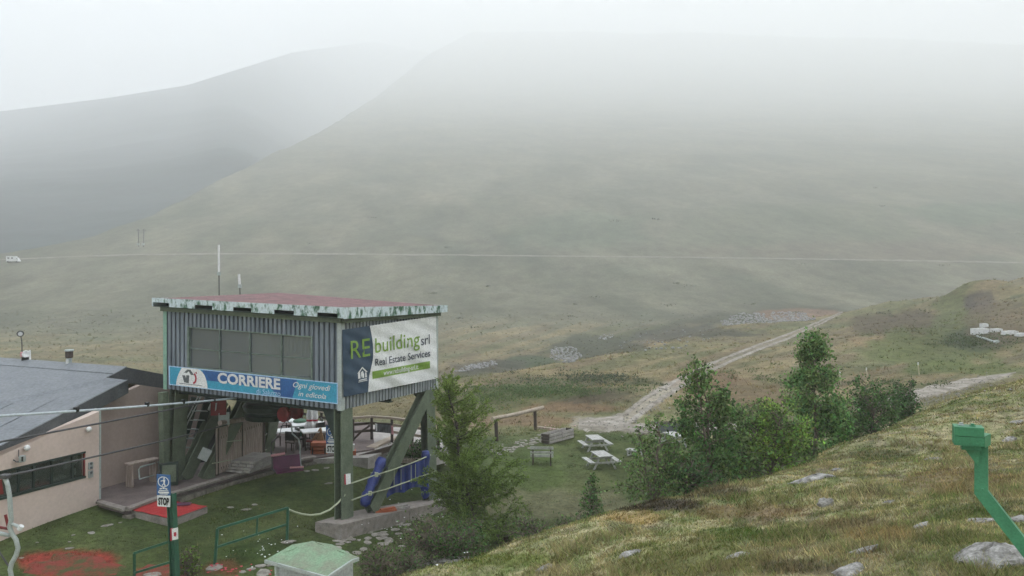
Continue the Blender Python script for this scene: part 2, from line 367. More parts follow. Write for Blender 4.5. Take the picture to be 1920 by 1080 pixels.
# ------------------------------------------------------------------ colours of the ground cover
ROADS = [  # gravel tracks as seen: (column, row, half width in rows/columns)
 [(1085,795,14),(1140,797,16),(1170,788,14),(1205,762,14),(1240,738,13),(1268,722,12),(1300,705,10),(1335,688,9),(1400,660,7),(1480,630,6),(1550,600,3),(1580,586,1.2)],
 [(1120,800,9),(1200,803,9),(1300,802,9),(1420,800,9)],
 [(1620,768,12),(1680,750,12),(1720,740,12),(1800,720,11),(1850,710,6),(1880,704,3),(1905,699,.8)]]
def road_mask(u, py, grow=1.0):
    grow = np.asarray(grow)
    m = np.zeros(len(u))
    for rd in ROADS:
        for (a, b, w1), (c, d, w2) in zip(rd[:-1], rd[1:]):
            vx, vy = c - a, d - b; t = np.clip(((u - a) * vx + (py - b) * vy) / (vx * vx + vy * vy), 0, 1)
            dist = np.hypot((u - a - t * vx) * .8, py - b - t * vy); w = (w1 + (w2 - w1) * t) * grow
            m = np.maximum(m, 1 - sm(.75, 1.05, dist / w))
    return m
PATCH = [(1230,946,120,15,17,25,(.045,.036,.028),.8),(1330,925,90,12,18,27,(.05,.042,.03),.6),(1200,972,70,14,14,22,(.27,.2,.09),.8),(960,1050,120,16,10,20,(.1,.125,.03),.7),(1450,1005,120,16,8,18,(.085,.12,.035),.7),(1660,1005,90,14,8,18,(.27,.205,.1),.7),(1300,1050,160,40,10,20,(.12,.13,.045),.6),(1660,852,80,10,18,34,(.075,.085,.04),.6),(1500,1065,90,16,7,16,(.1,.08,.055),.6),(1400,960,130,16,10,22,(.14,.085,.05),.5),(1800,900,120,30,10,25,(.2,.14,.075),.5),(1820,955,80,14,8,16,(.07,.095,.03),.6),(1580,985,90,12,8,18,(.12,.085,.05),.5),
  # column, row, half width, half height, nearest, farthest, cover colour, strength
 (1700,610,110,34,60,260,(.085,.068,.045),.75),(1640,640,60,14,60,260,(.19,.14,.085),.7),(1760,655,150,45,55,260,(.085,.1,.04),.75),(1800,580,60,60,60,260,(.1,.115,.05),.7),
 (1832,566,46,24,60,260,(.07,.06,.05),.95),(1830,635,60,28,50,200,(.055,.068,.038),.8),(1870,600,70,50,60,260,(.12,.095,.062),.6),(1800,690,130,14,45,200,(.085,.105,.035),.7),
 (1320,715,70,24,50,150,(.15,.1,.06),.7),(1120,745,90,16,42,110,(.075,.06,.045),.6),(1060,765,140,10,42,110,(.17,.115,.068),.8),(990,790,110,14,40,70,(.17,.115,.07),.7),
 (980,735,150,16,50,110,(.07,.09,.035),.7),(900,760,110,22,45,110,(.085,.1,.042),.6),(1100,715,140,9,60,130,(.055,.065,.035),.45),(1420,740,80,30,40,110,(.14,.1,.06),.6),
 (1130,655,120,30,100,190,(.055,.06,.04),.7),(1000,680,80,14,100,180,(.05,.068,.035),.8),(920,688,80,16,100,180,(.06,.058,.045),.6),(1300,630,130,20,110,240,(.06,.06,.045),.7),(1500,590,90,12,180,300,(.2,.12,.08),.6),
 (1050,700,250,8,70,100,(.19,.155,.085),.5),(1350,640,160,10,90,140,(.18,.15,.085),.5),
 (960,900,110,60,28,40,(.065,.095,.026),.5),(1000,945,200,30,22,36,(.15,.14,.085),.55),(330,960,250,22,22,28,(.05,.072,.022),.5),(700,900,40,40,24,34,(.06,.072,.028),.4),
 (1480,430,250,60,300,500,(.085,.1,.06),.4),(1080,430,160,40,300,500,(.075,.1,.065),.45),(1820,400,130,24,300,600,(.07,.1,.06),.5),(1650,470,400,18,250,420,(.14,.115,.085),.4),
 (130,1060,100,26,17,24,(.22,.04,.03),.85),(300,1075,60,16,17,23,(.25,.035,.03),.8),(420,1066,50,18,17,23,(.2,.05,.035),.35),
 (900,790,110,14,40,60,(.16,.12,.075),.5),(740,770,120,22,45,90,(.14,.115,.06),.6)]
def cover(x, y, z):
    """ground colour at places (x, y): what grows there"""
    d = np.maximum(y, 1.0); u = 960 + F_ * x / d; py = HY - (z - CZ) / d * F_; zr = z - CZ
    n1 = fbm(x / 3.1, y / 3.1, 4, 41); n2 = fbm(x / .9, y / .9, 3, 47); n3 = fbm(x / 14, y / 9, 4, 53); n4 = fbm(x / 50, y / 110, 5, 59)
    straw = np.array((.3, .27, .16)); olive = np.array((.155, .175, .072)); brown = np.array((.17, .145, .105)); green = np.array((.1, .135, .04))
    k = lambda v: v[:, None]
    near = (olive * .5 + straw * .5) * np.ones((len(x), 1)); n5 = fbm(x / .32, y / .32, 2, 43)
    near = near + k(sm(.46, .62, n1)) * (straw - near); near = near + k(.8 * sm(.52, .66, n2)) * (brown - near) ; near = near + k(.8 * sm(.54, .68, fbm(x / 2, y / 2, 3, 71))) * (green - near)
    near = near + k(.75 * sm(.5, .66, n5)) * (straw * 1.1 - near); near = near + k(.6 * sm(.5, .36, n5)) * (olive - near)
    lawn = np.array((.064, .084, .03)) + k(n1 - .5) * np.array((.06, .045, .03)) + k(n2 - .5) * np.array((.05, .045, .02))
    mid = np.array((.158, .141, .08)) + k(n3 - .5) * np.array((.2, .11, .07)) + k(n2 - .5) * np.array((.1, .08, .05))
    mid = mid + k(.55 * sm(.55, .68, n1)) * (np.array((.08, .09, .04)) - mid)
    hill = np.array((.113, .114, .079)) + k(n4 - .5) * np.array((.035, .024, .018)) + k(fbm((x + .25 * y) / 16, (y - .25 * x) / 60, 4, 77) - .5) * np.array((.1, .08, .06)) + k(fbm((x - .35 * y) / 40, (y + .2 * x) / 120, 4, 79) - .5) * np.array((.06, .05, .036))
    lw = sm(18.5, 20.5, d) * (1 - sm(43, 50, d)) * sm(-6.7, -7.25, zr) * (1 - sm(1240, 1330, u) * sm(40, 44, d))
    md = sm(42, 55, d); hl = sm(130, 210, d)
    c = near * k((1 - lw) * (1 - md)) + lawn * k(lw * (1 - md)) + mid * k(md * (1 - hl)) + hill * k(hl)
    ucr = [500, 850, 1000, 1180, 1350, 1560, 1600]; ycr = np.interp(u, ucr, [760, 718, 690, 652, 612, 586, 580]); dcr = np.interp(u, ucr, [62, 76, 92, 112, 142, 190, 200]); bnd = np.interp(u, ucr, [10, 24, 34, 30, 26, 10, 2])
    wv = 9 * (fbm(u / 60, u * 0, 2, 97) - .5)
    w = .85 * sm(-7, 4, py - (ycr - bnd) + wv) * (d > dcr * 1.04) * (d < 330) * sm(600, 800, u) * (1 - sm(1560, 1600, u)); c = c + k(w) * (np.array((.052, .058, .037)) * (.7 + .6 * k(n2)) - c)
    w = .8 * (1 - sm(5, 13, py - ycr)) * (d > dcr * .7) * (d < dcr * 1.05) * sm(800, 900, u) * (1 - sm(1560, 1600, u)); c = c + k(w) * (np.array((.2, .165, .09)) - c)
    sk = fbm(u / 230, (py + .27 * u) / 8.5, 4, 101); sk2 = fbm(u / 120, (py + .24 * u) / 15, 3, 103); w = sm(44, 54, d) * (1 - sm(190, 230, d)) * sm(780, 900, u)
    c = c + k(w * .75 * sm(.52, .64, sk)) * (np.array((.215, .175, .1)) - c); c = c + k(w * .6 * sm(.5, .38, sk)) * (np.array((.105, .112, .052)) - c); c = c + k(w * .6 * sm(.56, .68, sk2)) * (np.array((.15, .115, .075)) - c)
    wob = (fbm(u / 40, py / 14, 3, 91) - .5) * .9
    for a, b, rx, ry, d0, d1, col, st in PATCH:
        q = np.hypot((u - a) / rx, (py - b) / ry) + wob
        w = min(1, st * 1.2) * (1 - sm(.7, 1.05, q)) * (d > d0) * (d < d1); c = c + k(w) * (np.array(col) - c)
    rm = np.where(d < 64, .7, .4) * road_mask(u + 26 * (fbm(x / 2.2, y / 2.2, 3, 83) - .5), py + 16 * (fbm(x / 1.6, y / 2.4, 3, 87) - .5), np.where(d < 64, 1.0, .75)) * (d > 32); c = c + k(rm) * (np.array((.3, .27, .23)) - c)
    return np.clip(c, .012, .6)
# ------------------------------------------------------------------ ground sheet
def ground_mat():
    m = bpy.data.materials.new('turf'); m.use_nodes = True; n = m.node_tree; b = n.nodes['Principled BSDF']; b.inputs['Roughness'].default_value = .95; b.inputs['Specular IOR Level'].default_value = .1
    at = n.nodes.new('ShaderNodeAttribute'); at.attribute_name = 'Col'; geo = n.nodes.new('ShaderNodeNewGeometry')
    prev = at.outputs['Color']
    for sc, lo, hi, st in ((1.1, .72, 1.28, (1, 1, 1)), (7.0, .62, 1.38, (1, 1, 1)), (.16, .72, 1.28, (1, .45, 1)), (.03, .84, 1.16, (1, .3, 1))):
        mp = n.nodes.new('ShaderNodeMapping'); mp.inputs['Scale'].default_value = st; n.links.new(geo.outputs['Position'], mp.inputs[0])
        t = n.nodes.new('ShaderNodeTexNoise'); t.inputs['Scale'].default_value = sc; t.inputs['Detail'].default_value = 8; t.inputs['Roughness'].default_value = .7
        n.links.new(mp.outputs[0], t.inputs['Vector'])
        r = n.nodes.new('ShaderNodeMapRange'); r.inputs['From Min'].default_value = .33; r.inputs['From Max'].default_value = .67; r.inputs['To Min'].default_value = lo; r.inputs['To Max'].default_value = hi
        n.links.new(t.outputs['Fac'], r.inputs['Value'])
        mx = n.nodes.new('ShaderNodeMix'); mx.data_type = 'RGBA'; mx.blend_type = 'MULTIPLY'; mx.inputs['Factor'].default_value = 1
        n.links.new(prev, mx.inputs[6]); n.links.new(r.outputs[0], mx.inputs[7]); prev = mx.outputs[2]
    n.links.new(prev, b.inputs['Base Color'])
    return m
th = np.concatenate([np.linspace(-math.pi, -.95, 34)[:-1], np.linspace(-.95, -.57, 30)[:-1], np.linspace(-.57, .57, 520), np.linspace(.57, .95, 30)[1:], np.linspace(.95, math.pi, 34)[1:]])
rr = np.concatenate([[.0, 1.5, 3.0, 4.5, 6], np.exp(np.arange(math.log(7), math.log(420), .0105)), np.exp(np.arange(math.log(420), math.log(4600), .019))])
TT, RR = np.meshgrid(th, rr); X = (RR * np.sin(TT)).ravel(); Y = (RR * np.cos(TT)).ravel()
Zg = gz(X, Y)
nr, ncol = len(rr), len(th); idx = np.arange(nr * ncol).reshape(nr, ncol)
FQ = np.stack([idx[:-1, :-1], idx[:-1, 1:], idx[1:, 1:], idx[1:, :-1]], -1).reshape(-1, 4)
ground = np_mesh('ground', np.c_[X, Y, Zg], FQ, ground_mat(), cover(X, Y, Zg), smooth=True); tag(ground, kind='structure')

# far wooded mountain closing the valley on the left
pu = np.linspace(-900, 1250, 160); tt = np.linspace(0, 1, 110)
U_, T_ = np.meshgrid(pu, tt)
crest = np.interp(U_, [-900, -500, 0, 200, 350, 550, 700, 900, 1250], [300, 235, 209, 184, 160, 98, 78, 120, 300])
D_ = (430 + 1500 * T_ ** 1.8) * (1 + 1.7 * sm(400, 800, U_)); PY_ = 500 + (crest - 500) * (T_ ** .92)
Xm = (U_ - 960) / F_ * D_; Zm = CZ - (PY_ - HY) / F_ * D_
Zm = Zm + (26 * (fbm(Xm / 260, D_ / 200, 5, 61) - .5) + 70 * (fbm(Xm / 420 + D_ / 900, D_ / 900, 2, 67) - .5)) * np.sin(np.pi * np.clip(T_, 0, 1)) ** .6
back = np.stack([Xm[-1] * 1.05, D_[-1] * 1.12, Zm[-1] - 320], -1)
Vm = np.concatenate([np.stack([Xm, D_, Zm], -1).reshape(-1, 3), back]); idm = np.arange(len(Vm)).reshape(111, 160)
FQm = np.stack([idm[:-1, :-1], idm[:-1, 1:], idm[1:, 1:], idm[1:, :-1]], -1).reshape(-1, 4)
far = np_mesh('mountain', Vm, FQm, pm('forested_slope', (.04, .06, .062), (.016, .028, .036), .006, .95, c3=(.028, .044, .048), fine=.09, detail=9), smooth=True); tag(far, kind='structure')

def strip(name, lines, mat, lift=.02, across=6, seed=0, kind='structure'):
    """loose surface laid on the ground along picture polylines"""
    mb = MB()
    for pts, k in lines:
        pts = np.array(pts, float); L = np.concatenate([[0], np.cumsum(np.hypot(np.diff(pts[:, 0]), np.diff(pts[:, 1])))])
        q = np.linspace(0, L[-1], max(5, int(L[-1] / 7))); cx, cy_, w = [np.interp(q, L, pts[:, j]) for j in range(3)]
        tx, ty = np.gradient(cx), np.gradient(cy_); ln = np.hypot(tx, ty); nx, ny = -ty / ln, tx / ln
        vs = []
        for i in range(len(q)):
            e0 = 1 + .9 * (vnoise(np.array([q[i] / 6]), np.array([seed + .3]), 3)[0] - .5); e1 = 1 + .9 * (vnoise(np.array([q[i] / 6]), np.array([seed + 7.3]), 3)[0] - .5)
            off, hw = k
            for j in range(across + 1):
                s = j / across * 2 - 1; s = (off + s * hw * (e1 if s > 0 else e0)) * w[i]
                g = G(cx[i] + nx[i] * s * 1.1, cy_[i] + ny[i] * s, 15, 450, 260); g.z += (lift + .0007 * g.y) * (1 if abs(j / across * 2 - 1) < .95 else .2); vs.append(g)
        a1 = across + 1
        mb.add(vs, [(i * a1 + j, i * a1 + j + 1, (i + 1) * a1 + j + 1, (i + 1) * a1 + j) for i in range(len(q) - 1) for j in range(across)])
    o = mb.build(name, mat, smooth=True); tag(o, kind=kind); return o
R0 = ROADS[0]
strip('gravel_track', [(R0[:3], (0, .8)), (R0[2:], (-.6, .26)), (R0[2:], (.62, .28)), (ROADS[1], (0, .8))], M['gravel'])
strip('gravel_path', [(ROADS[2], (0, .75))], M['gravel'], seed=4)
strip('hill_road', [([(-60, 490, .8), (120, 482, 1.1), (250, 478, 1.2), (420, 476, 1.3), (600, 476, 1.4), (900, 479, 1.0), (1300, 483, 1.1), (1600, 487, 1.2), (1980, 494, 1.3)], (0, 1))], M['track'], lift=.1, across=2)

# low cloud and hill mist: one even volume round the whole place
lo = float(min(Zg.min(), Vm[:, 2].min())) - 1.0; hi = float(max(Zg.max(), Vm[:, 2].max())) + 12
hz = MB().box((0, 0, (lo + hi) / 2), (10400, 10400, hi - lo)); hm = bpy.data.materials.new('mist'); hm.use_nodes = True; hm.node_tree.nodes.clear()
ho = hm.node_tree.nodes.new('ShaderNodeOutputMaterial'); pv = hm.node_tree.nodes.new('ShaderNodeVolumePrincipled')
pv.inputs['Color'].default_value = (.985, .99, .995, 1); pv.inputs['Density'].default_value = .00088; pv.inputs['Anisotropy'].default_value = 0.0
hm.node_tree.links.new(pv.outputs[0], ho.inputs['Volume'])
haze = hz.build('haze', hm); tag(haze, kind='stuff')
# ------------------------------------------------------------------ the lift station on its four legs
Cb, Lb, Rb = P(640, 769, 25.0), P(308, 728.5, 28.05), P(820, 728, 30.07)
ct = CZ - (603 - HY) / F_ * 25.0; lt = CZ - (580.7 - HY) / F_ * 28.05; rt = CZ - (590 - HY) / F_ * 30.07
eL = Vector((Lb.x - Cb.x, Lb.y - Cb.y, 0)); eR = Vector((Rb.x - Cb.x, Rb.y - Cb.y, 0)); lL, lR = eL.length, eR.length
uL, uR = eL.normalized(), eR.normalized(); nL = -uR.copy(); nR = -uL.copy()      # outward: nL of the long front face, nR of the banner face
nLf = Vector((uL.y, -uL.x, 0)); nLf = nLf if nLf.y < 0 else -nLf
nRf = Vector((uR.y, -uR.x, 0)); nRf = nRf if nRf.x > 0 else -nRf
def Wp(a, b, h, o=(0, 0, 0), dz=0.0):
    """station frame: a metres along the front face, b metres along the banner face, h 0 floor .. 1 eaves"""
    fa, fb = a / lL, b / lR
    zb = Cb.z + fa * (Lb.z - Cb.z) + fb * (Rb.z - Cb.z); zt = ct + fa * (lt - ct) + fb * (rt - ct)
    return Vector((Cb.x, Cb.y, 0)) + uL * a + uR * b + Vector((0, 0, zb + (zt - zb) * h + dz)) + Vector(o)
def on_front(px, py, off=0.0): return plane_hit(px, py, Cb + nLf * off, nLf)
def on_side(px, py, off=0.0): return plane_hit(px, py, Cb + nRf * off, nRf)
def front_a(px, py): return (on_front(px, py) - Vector((Cb.x, Cb.y, 0))).dot(uL)
station = empty('lift_station', (Cb + (eL + eR) / 2).xy.to_3d() + Vector((0, 0, CZ - 7.6)))
tag(station, 'grey corrugated lift station cabin raised on green steel legs', 'lift station')
def corr_strip(a0, a1, zfun0, zfun1, along, base_pt, nrm, pitch=.175, deep=.1, gap=.075):
    """sheet with narrow grooves; zfun give lower and upper edge heights at a"""
    mb = MB(); vs = []; n = max(1, int(round((a1 - a0) / pitch))); p = (a1 - a0) / n; prof = []
    for i in range(n):
        s = a0 + i * p; prof += [(s, 0), (s + p - gap, 0), (s + p - gap * .78, -deep), (s + p - gap * .22, -deep)]
    prof.append((a1, 0))
    for s, o in prof: vs += [base_pt + along * s + nrm * o + Vector((0, 0, zfun0(s))), base_pt + along * s + nrm * o + Vector((0, 0, zfun1(s)))]
    return mb.add(vs, [(2 * i, 2 * i + 2, 2 * i + 3, 2 * i + 1) for i in range(len(prof) - 1)])
base0 = Vector((Cb.x, Cb.y, 0))
zL0 = lambda a: Cb.z + a / lL * (Lb.z - Cb.z); zL1 = lambda a: ct + a / lL * (lt - ct)
zR0 = lambda b: Cb.z + b / lR * (Rb.z - Cb.z); zR1 = lambda b: ct + b / lR * (rt - ct)
wa1, wa0 = front_a(352, 650), front_a(586.5, 670)            # window span along the front
wt1, wt0 = on_front(352, 613).z, on_front(585, 632).z; wb1, wb0 = on_front(356, 689).z, on_front(586, 711).z
wtz = lambda a: wt0 + (a - wa0) / (wa1 - wa0) * (wt1 - wt0); wbz = lambda a: wb0 + (a - wa0) / (wa1 - wa0) * (wb1 - wb0)
fw = MB()
for a0, a1, f0, f1 in ((.09, wa0, zL0, zL1), (wa1, lL - .09, zL0, zL1), (wa0, wa1, wtz, zL1), (wa0, wa1, zL0, wbz)):
    q = corr_strip(a0, a1, f0, f1, uL, base0, nLf); fw.add(q.v, q.f)
fw.build('front_wall', M['corr'], station)
corr_strip(.09, lR - .09, zR0, zR1, uR, base0, nRf).build('side_wall', M['corr_lit'], station)
corr_strip(.0, lL, lambda a: zL0(a) + Rb.z - Cb.z, lambda a: zL1(a) + rt - ct, uL, base0 + eR, -nLf).build('rear_wall', M['corr'], station)
corr_strip(.0, lR, lambda b: zR0(b) + Lb.z - Cb.z, lambda b: zR1(b) + lt - ct, uR, base0 + eL, -nRf).build('end_wall', M['corr'], station)
for (a, b, s1, s2, mm) in ((0, 0, nLf, nRf, M['trim']), (lL, 0, nLf, -nRf, M['trim_g']), (0, lR, -nLf, nRf, M['trim'])):
    c0, c1 = Wp(a, b, 0, dz=-.02), Wp(a, b, 1); t = MB()
    for n_, m_ in ((s1, s2), (s2, s1)):
        q = [-m_ * .13 + n_ * .004, m_ * .022 + n_ * .004, m_ * .022 + n_ * .024, -m_ * .13 + n_ * .024]
        t.hexa([c0 + v for v in q], [c1 + v for v in q])
    t.build('corner_trim', mm, station)
fl = MB(); fl.hexa([Wp(.05, .05, 0, dz=.03), Wp(lL - .05, .05, 0, dz=.03), Wp(lL - .05, lR - .05, 0, dz=.03), Wp(.05, lR - .05, 0, dz=.03)], [Wp(.05, .05, 0, dz=.15), Wp(lL - .05, .05, 0, dz=.15), Wp(lL - .05, lR - .05, 0, dz=.15), Wp(.05, lR - .05, 0, dz=.15)])
fl.build('floor', M['dark_green'], station)
OV = .24
def Wo(a, b, dz): return Wp(a, b, 1, dz=dz)
# green eaves beam, fascia with missing lower boards, red roof sheet
eb = MB()
for (p, q) in (((-.06, -.06), (lL + .06, -.06)), ((-.06, -.06), (-.06, lR + .06)), ((lL + .06, -.06), (lL + .06, lR + .06)), ((-.06, lR + .06), (lL + .06, lR + .06))):
    eb.beam(Wo(*p, .03), Wo(*q, .03), .12, .14)
eb.build('eaves_beam', M['steel_green'], station)
so = MB(); so.hexa([Wo(-OV, -OV, .1), Wo(lL + OV, -OV, .1), Wo(lL + OV, lR + OV, .1), Wo(-OV, lR + OV, .1)], [Wo(-OV, -OV, .14), Wo(lL + OV, -OV, .14), Wo(lL + OV, lR + OV, .14), Wo(-OV, lR + OV, .14)])
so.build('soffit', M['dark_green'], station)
def fascia_zt(a, b): return .44 - .05 * max(a, 0) / lL - .1 * max(b, 0) / lR
def fasc(a0, b0, a1, b1, zlo0, zlo1, nrm, lower=False):
    p0, p1 = Wo(a0, b0, 0), Wo(a1, b1, 0); th_ = nrm * .035
    return MB().hexa([p0 + Vector((0, 0, zlo0)), p1 + Vector((0, 0, zlo1)), p1 + Vector((0, 0, zlo1)) - th_, p0 + Vector((0, 0, zlo0)) - th_],
                     [p0 + Vector((0, 0, fascia_zt(a0, b0))), p1 + Vector((0, 0, fascia_zt(a1, b1))), p1 + Vector((0, 0, fascia_zt(a1, b1))) - th_, p0 + Vector((0, 0, fascia_zt(a0, b0))) - th_])
bf = front_a
O2 = OV + .03
slots = [(596, 634), (515, 552), (438, 472), (366, 399), (288, 318)]
edges = [-O2]; cuts = []
for x0, x1 in slots:
    pa, pb = [(plane_hit(x, 590, Cb + nLf * OV, nLf) - base0).dot(uL) for x in (x1, x0)]
    cuts.append((pa, pb))
end = lL + O2; segs = []; cur = -O2
for pa, pb in cuts:
    segs.append((cur, pa, False)); segs.append((pa, min(pb, end - .06), True)); cur = min(pb, end - .06)
segs.append((cur, end, False))
zl = lambda a: .12 - .0 * a
for a0, a1, cut in segs:
    z0 = zl(a0) + (.13 if cut else 0); fasc(a0 + .004, -O2, a1 - .004, -O2, z0, z0, nLf).build('fascia_board', M['fascia'], station)
nb = 5
for i in range(nb):
    b0, b1 = -O2 + (lR + 2 * O2) * i / nb, -O2 + (lR + 2 * O2) * (i + 1) / nb
    fasc(-O2, b0 + .04 * (i == 0) + .004, -O2, b1 - .004, .1, .1, nRf).build('fascia_board', M['fascia'], station)
fasc(lL + O2, -O2 + .04, lL + O2, lR + O2, .1, .1, -nRf).build('fascia_board', M['fascia'], station)
fasc(-O2 + .04, lR + O2, lL + O2 - .04, lR + O2, .1, .1, -nLf).build('fascia_board', M['fascia'], station)
rf = MB(); nb_ = 34; vs = []
for i in range(nb_ * 4 + 1):
    b = -OV + (lR + 2 * OV) * i / (nb_ * 4); w = (.0, .0, .035, .035)[i % 4]
    lift = .2 * max(b, 0) / lR
    for a in (-OV, lL + OV): vs.append(Wo(a, b, fascia_zt(a, b) - .05 + w + lift * max(a, 0) / lL))
rf.add(vs, [(2 * i, 2 * i + 1, 2 * i + 3, 2 * i + 2) for i in range(nb_ * 4)]); rf.build('roof_sheet', M['red_roof'], station)
# window: frame, mullions, four panes
wf = MB(); cor = lambda a, z: base0 + uL * a + Vector((0, 0, z))
fr = wf
for p, q, w in (((wa0, wbz(wa0)), (wa1, wbz(wa1)), .045), ((wa0, wtz(wa0)), (wa1, wtz(wa1)), .035), ((wa0 + .03, wbz(wa0)), (wa0 + .03, wtz(wa0)), .06), ((wa1 - .03, wbz(wa1)), (wa1 - .03, wtz(wa1)), .07)):
    fr.beam(cor(*p) - nLf * .03, cor(*q) - nLf * .03, .11, w, (0, 0, 1) if abs(p[0] - q[0]) > .1 else uL)
frame = fr.build('window_frame', M['glass_frame'], station)
mus = [wa0] + [front_a(x, 665) for x in (527, 468, 411)] + [wa1]
for i, a in enumerate(mus[1:-1]):
    MB().beam(cor(a, wbz(a) + .035) - nLf * .03, cor(a, wtz(a) - .03) - nLf * .03, .04, .03, uL).build('mullion', M['glass_frame'], frame)
for a0, a1 in zip(mus[:-1], mus[1:]):
    q = [cor(a0, wbz(a0)) - nLf * .06, cor(a1, wbz(a1)) - nLf * .06, cor(a1, wtz(a1)) - nLf * .06, cor(a0, wtz(a0)) - nLf * .06]
    MB().prism(q, -nLf * .008).build('pane', M['glass'], frame)
    zz = lambda a: wbz(a) + .47 * (wtz(a) - wbz(a))
    MB().beam(cor(a0 + .03, zz(a0)) - nLf * .05, cor(a1 - .03, zz(a1)) - nLf * .05, .018, .022).build('glazing_bar', M['glass_frame'], frame)
# drive machinery seen through the window
drive = empty('lift_drive', Wp(2.6, 1.6, 0, dz=.16)); tag(drive, 'ochre winding drum with red gearbox behind the station window', 'lift motor')
dc = Wp(2.45, 1.5, 0, dz=.95)
MB().lathe(dc - uL * .55, [(.42, 0), (.42, .05), (.3, .06), (.3, 1.04), (.42, 1.05), (.42, 1.1)], 20, uL).build('drum', M['yellow'], drive)
MB().box(Wp(1.2, 1.7, 0, dz=.75), (.9, .7, 1.0), math.atan2(uL.y, uL.x)).build('gearbox', M['red_iron'], drive)
MB().box(Wp(4.0, 1.6, 0, dz=.7), (1.3, .6, .8), math.atan2(uL.y, uL.x)).build('motor', M['red_iron'], drive)
MB().box(Wp(2.6, 1.6, 0, dz=.25), (4.4, 1.0, .2), math.atan2(uL.y, uL.x)).build('bed_plate', M['dark_green'], drive)
# legs and braces
def legz(px, py, d): return P(px, py, d)
def leg(top, bot, wf_=.28, dp=.36, nm='leg', mat=None, web=None): MB().hbeam(top, bot, wf_, dp, web or nRf).build(nm, mat or M['steel_green'], station)
fb = P(645, 971, 25.1); leg(Wp(.2, .36, 0, dz=.02), fb, .56, .28)
lb = P(327, 905, 28.2); leg(Wp(lL - .3, .36, 0, dz=.02), lb, .56, .28); MB().beam(P(306, 735, 27.7), P(309, 880, 27.7), .22, .24, nLf).build('cable_duct', M['steel_green'], station)
rb = P(806, 936, 30.0); leg(Wp(.2, lR - .36, 0, dz=.02), rb, .56, .28)
qb = P(497, 858, 32.6); leg(Wp(lL - .5, lR - .5, 0, dz=.02), qb, .5, .3)
leg(P(798, 739, 29.6), P(693, 957, 26.3), .5, .28, 'brace')
leg(P(462, 748, 30.3), P(384, 899, 28.4), .5, .26, 'brace')
leg(P(416, 750, 30.6), P(343, 899, 28.3), .5, .26, 'brace')
hn = MB(); 
hn.prism([Wp(.22, lR - 1.0, 0), Wp(.22, lR - .1, 0), Wp(.22, lR - .1, 0, dz=-.32), Wp(.22, lR - .62, 0, dz=-.26)], -nRf * .3); hn.build('haunch', M['steel_green'], station)
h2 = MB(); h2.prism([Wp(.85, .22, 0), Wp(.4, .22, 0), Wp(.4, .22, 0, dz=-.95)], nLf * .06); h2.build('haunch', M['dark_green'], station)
ub = MB()
for b in (.3, lR - .4, lR * .5): ub.hbeam(Wp(.1, b, 0, dz=-.06), Wp(lL - .1, b, 0, dz=-.06), .2, .18, (0, 0, 1))
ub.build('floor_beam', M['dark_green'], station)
# bull wheel housing hanging under the floor, with the red guide wheels
bw = P(520, 772, 28.4)
MB().lathe(P(505, 770, 29.2), [(.6, -.3), (.8, -.26), (.86, -.1), (.72, -.06), (.72, .0), (.86, .04), (.9, .2), (.8, .3), (.3, .34), (.3, .8)], 36).build('bull_wheel', M['dark_green'], station)
for px, py, d in ((533, 777, 27.2), (556, 772, 27.6)):
    MB().lathe(P(px, py, d), [(.1, -.08), (.24, -.07), (.24, -.03), (.19, 0), (.24, .03), (.24, .07), (.1, .08)], 22, nLf).build('guide_wheel', M['red_iron'], station)
    MB().beam(P(px + 2, py - 2, d + .1), P(px + 6, py - 26, d + .1), .09, .12, nLf).build('wheel_hanger', M['black'], station)
gm = MB().box(P(410, 763, 29), (.5, .45, .5), .3); gm.build('red_motor', M['red_iron'], station)
MB().tube([P(392, 768, 28.9), P(396, 758, 28.8), P(406, 756, 28.8), P(404, 770, 28.8)], .05, 8).build('hose', M['greytube'], station)
MB().box(P(420, 785, 28.9), (.35, .1, .42), .4).build('grey_box', M['greytube'], station)
MB().box(P(384, 852, 28.2), (.32, .12, .38), .3, Matrix.Rotation(.5, 3, 'Y') @ Matrix.Rotation(.3, 3, 'Z')).build('switch_box', M['greytube'], station)
MB().prism([P(404, 800, 30.1), P(430, 760, 30.6), P(436, 790, 30.3), P(395, 865, 29.2), P(372, 868, 29.0)], uR * .03).build('chute_plate', M['black'], station)
# access stair up to the cabin
stair = MB()
for dx in (0, 26): stair.beam(P(366 + dx, 745, 29.4 + dx * .02), P(322 + dx, 900, 28.9 + dx * .02), .08, .28)
stair.build('stair_stringer', M['dark_green'], station)
for i in range(9):
    f = (i + .5) / 9; a = P(366, 745, 29.4).lerp(P(322, 900, 28.9), f); b = P(392, 745, 29.9).lerp(P(348, 900, 29.4), f)
    MB().beam(a, b, .26, .03).build('stair_tread', M['greytube'], station)
for dx, dy in ((0, 0), (5, 1)):
    MB().tube([P(374 + dx, 738 + dy, 29.0), P(343 + dx, 800 + dy, 28.9)], .022, 6).build('stair_handrail', M['greytube'], station)
for a, t in ((P(411, 552, 33.2), P(410, 459, 33.2)), (P(450.5, 549, 32.2), P(448, 514, 32.2))):
    tall = a.z - t.z < -1.0
    an = empty('antenna', a); h = t - a
    tag(an, 'tall white rod antenna on the station roof' if tall else 'short white rod antenna on the station roof beside the tall one', 'antenna')
    m1 = a + h * (.42 if tall else .36)
    MB().tube([a - Vector((0, 0, .35)), m1], .022, 6).build('mast', M['wire'], an)
    MB().tube([m1, t], .042 if tall else .05, 8).build('rod', M['white'], an)
    MB().box(m1, (.12, .1, .14)).build('clamp', M['greytube'], an)

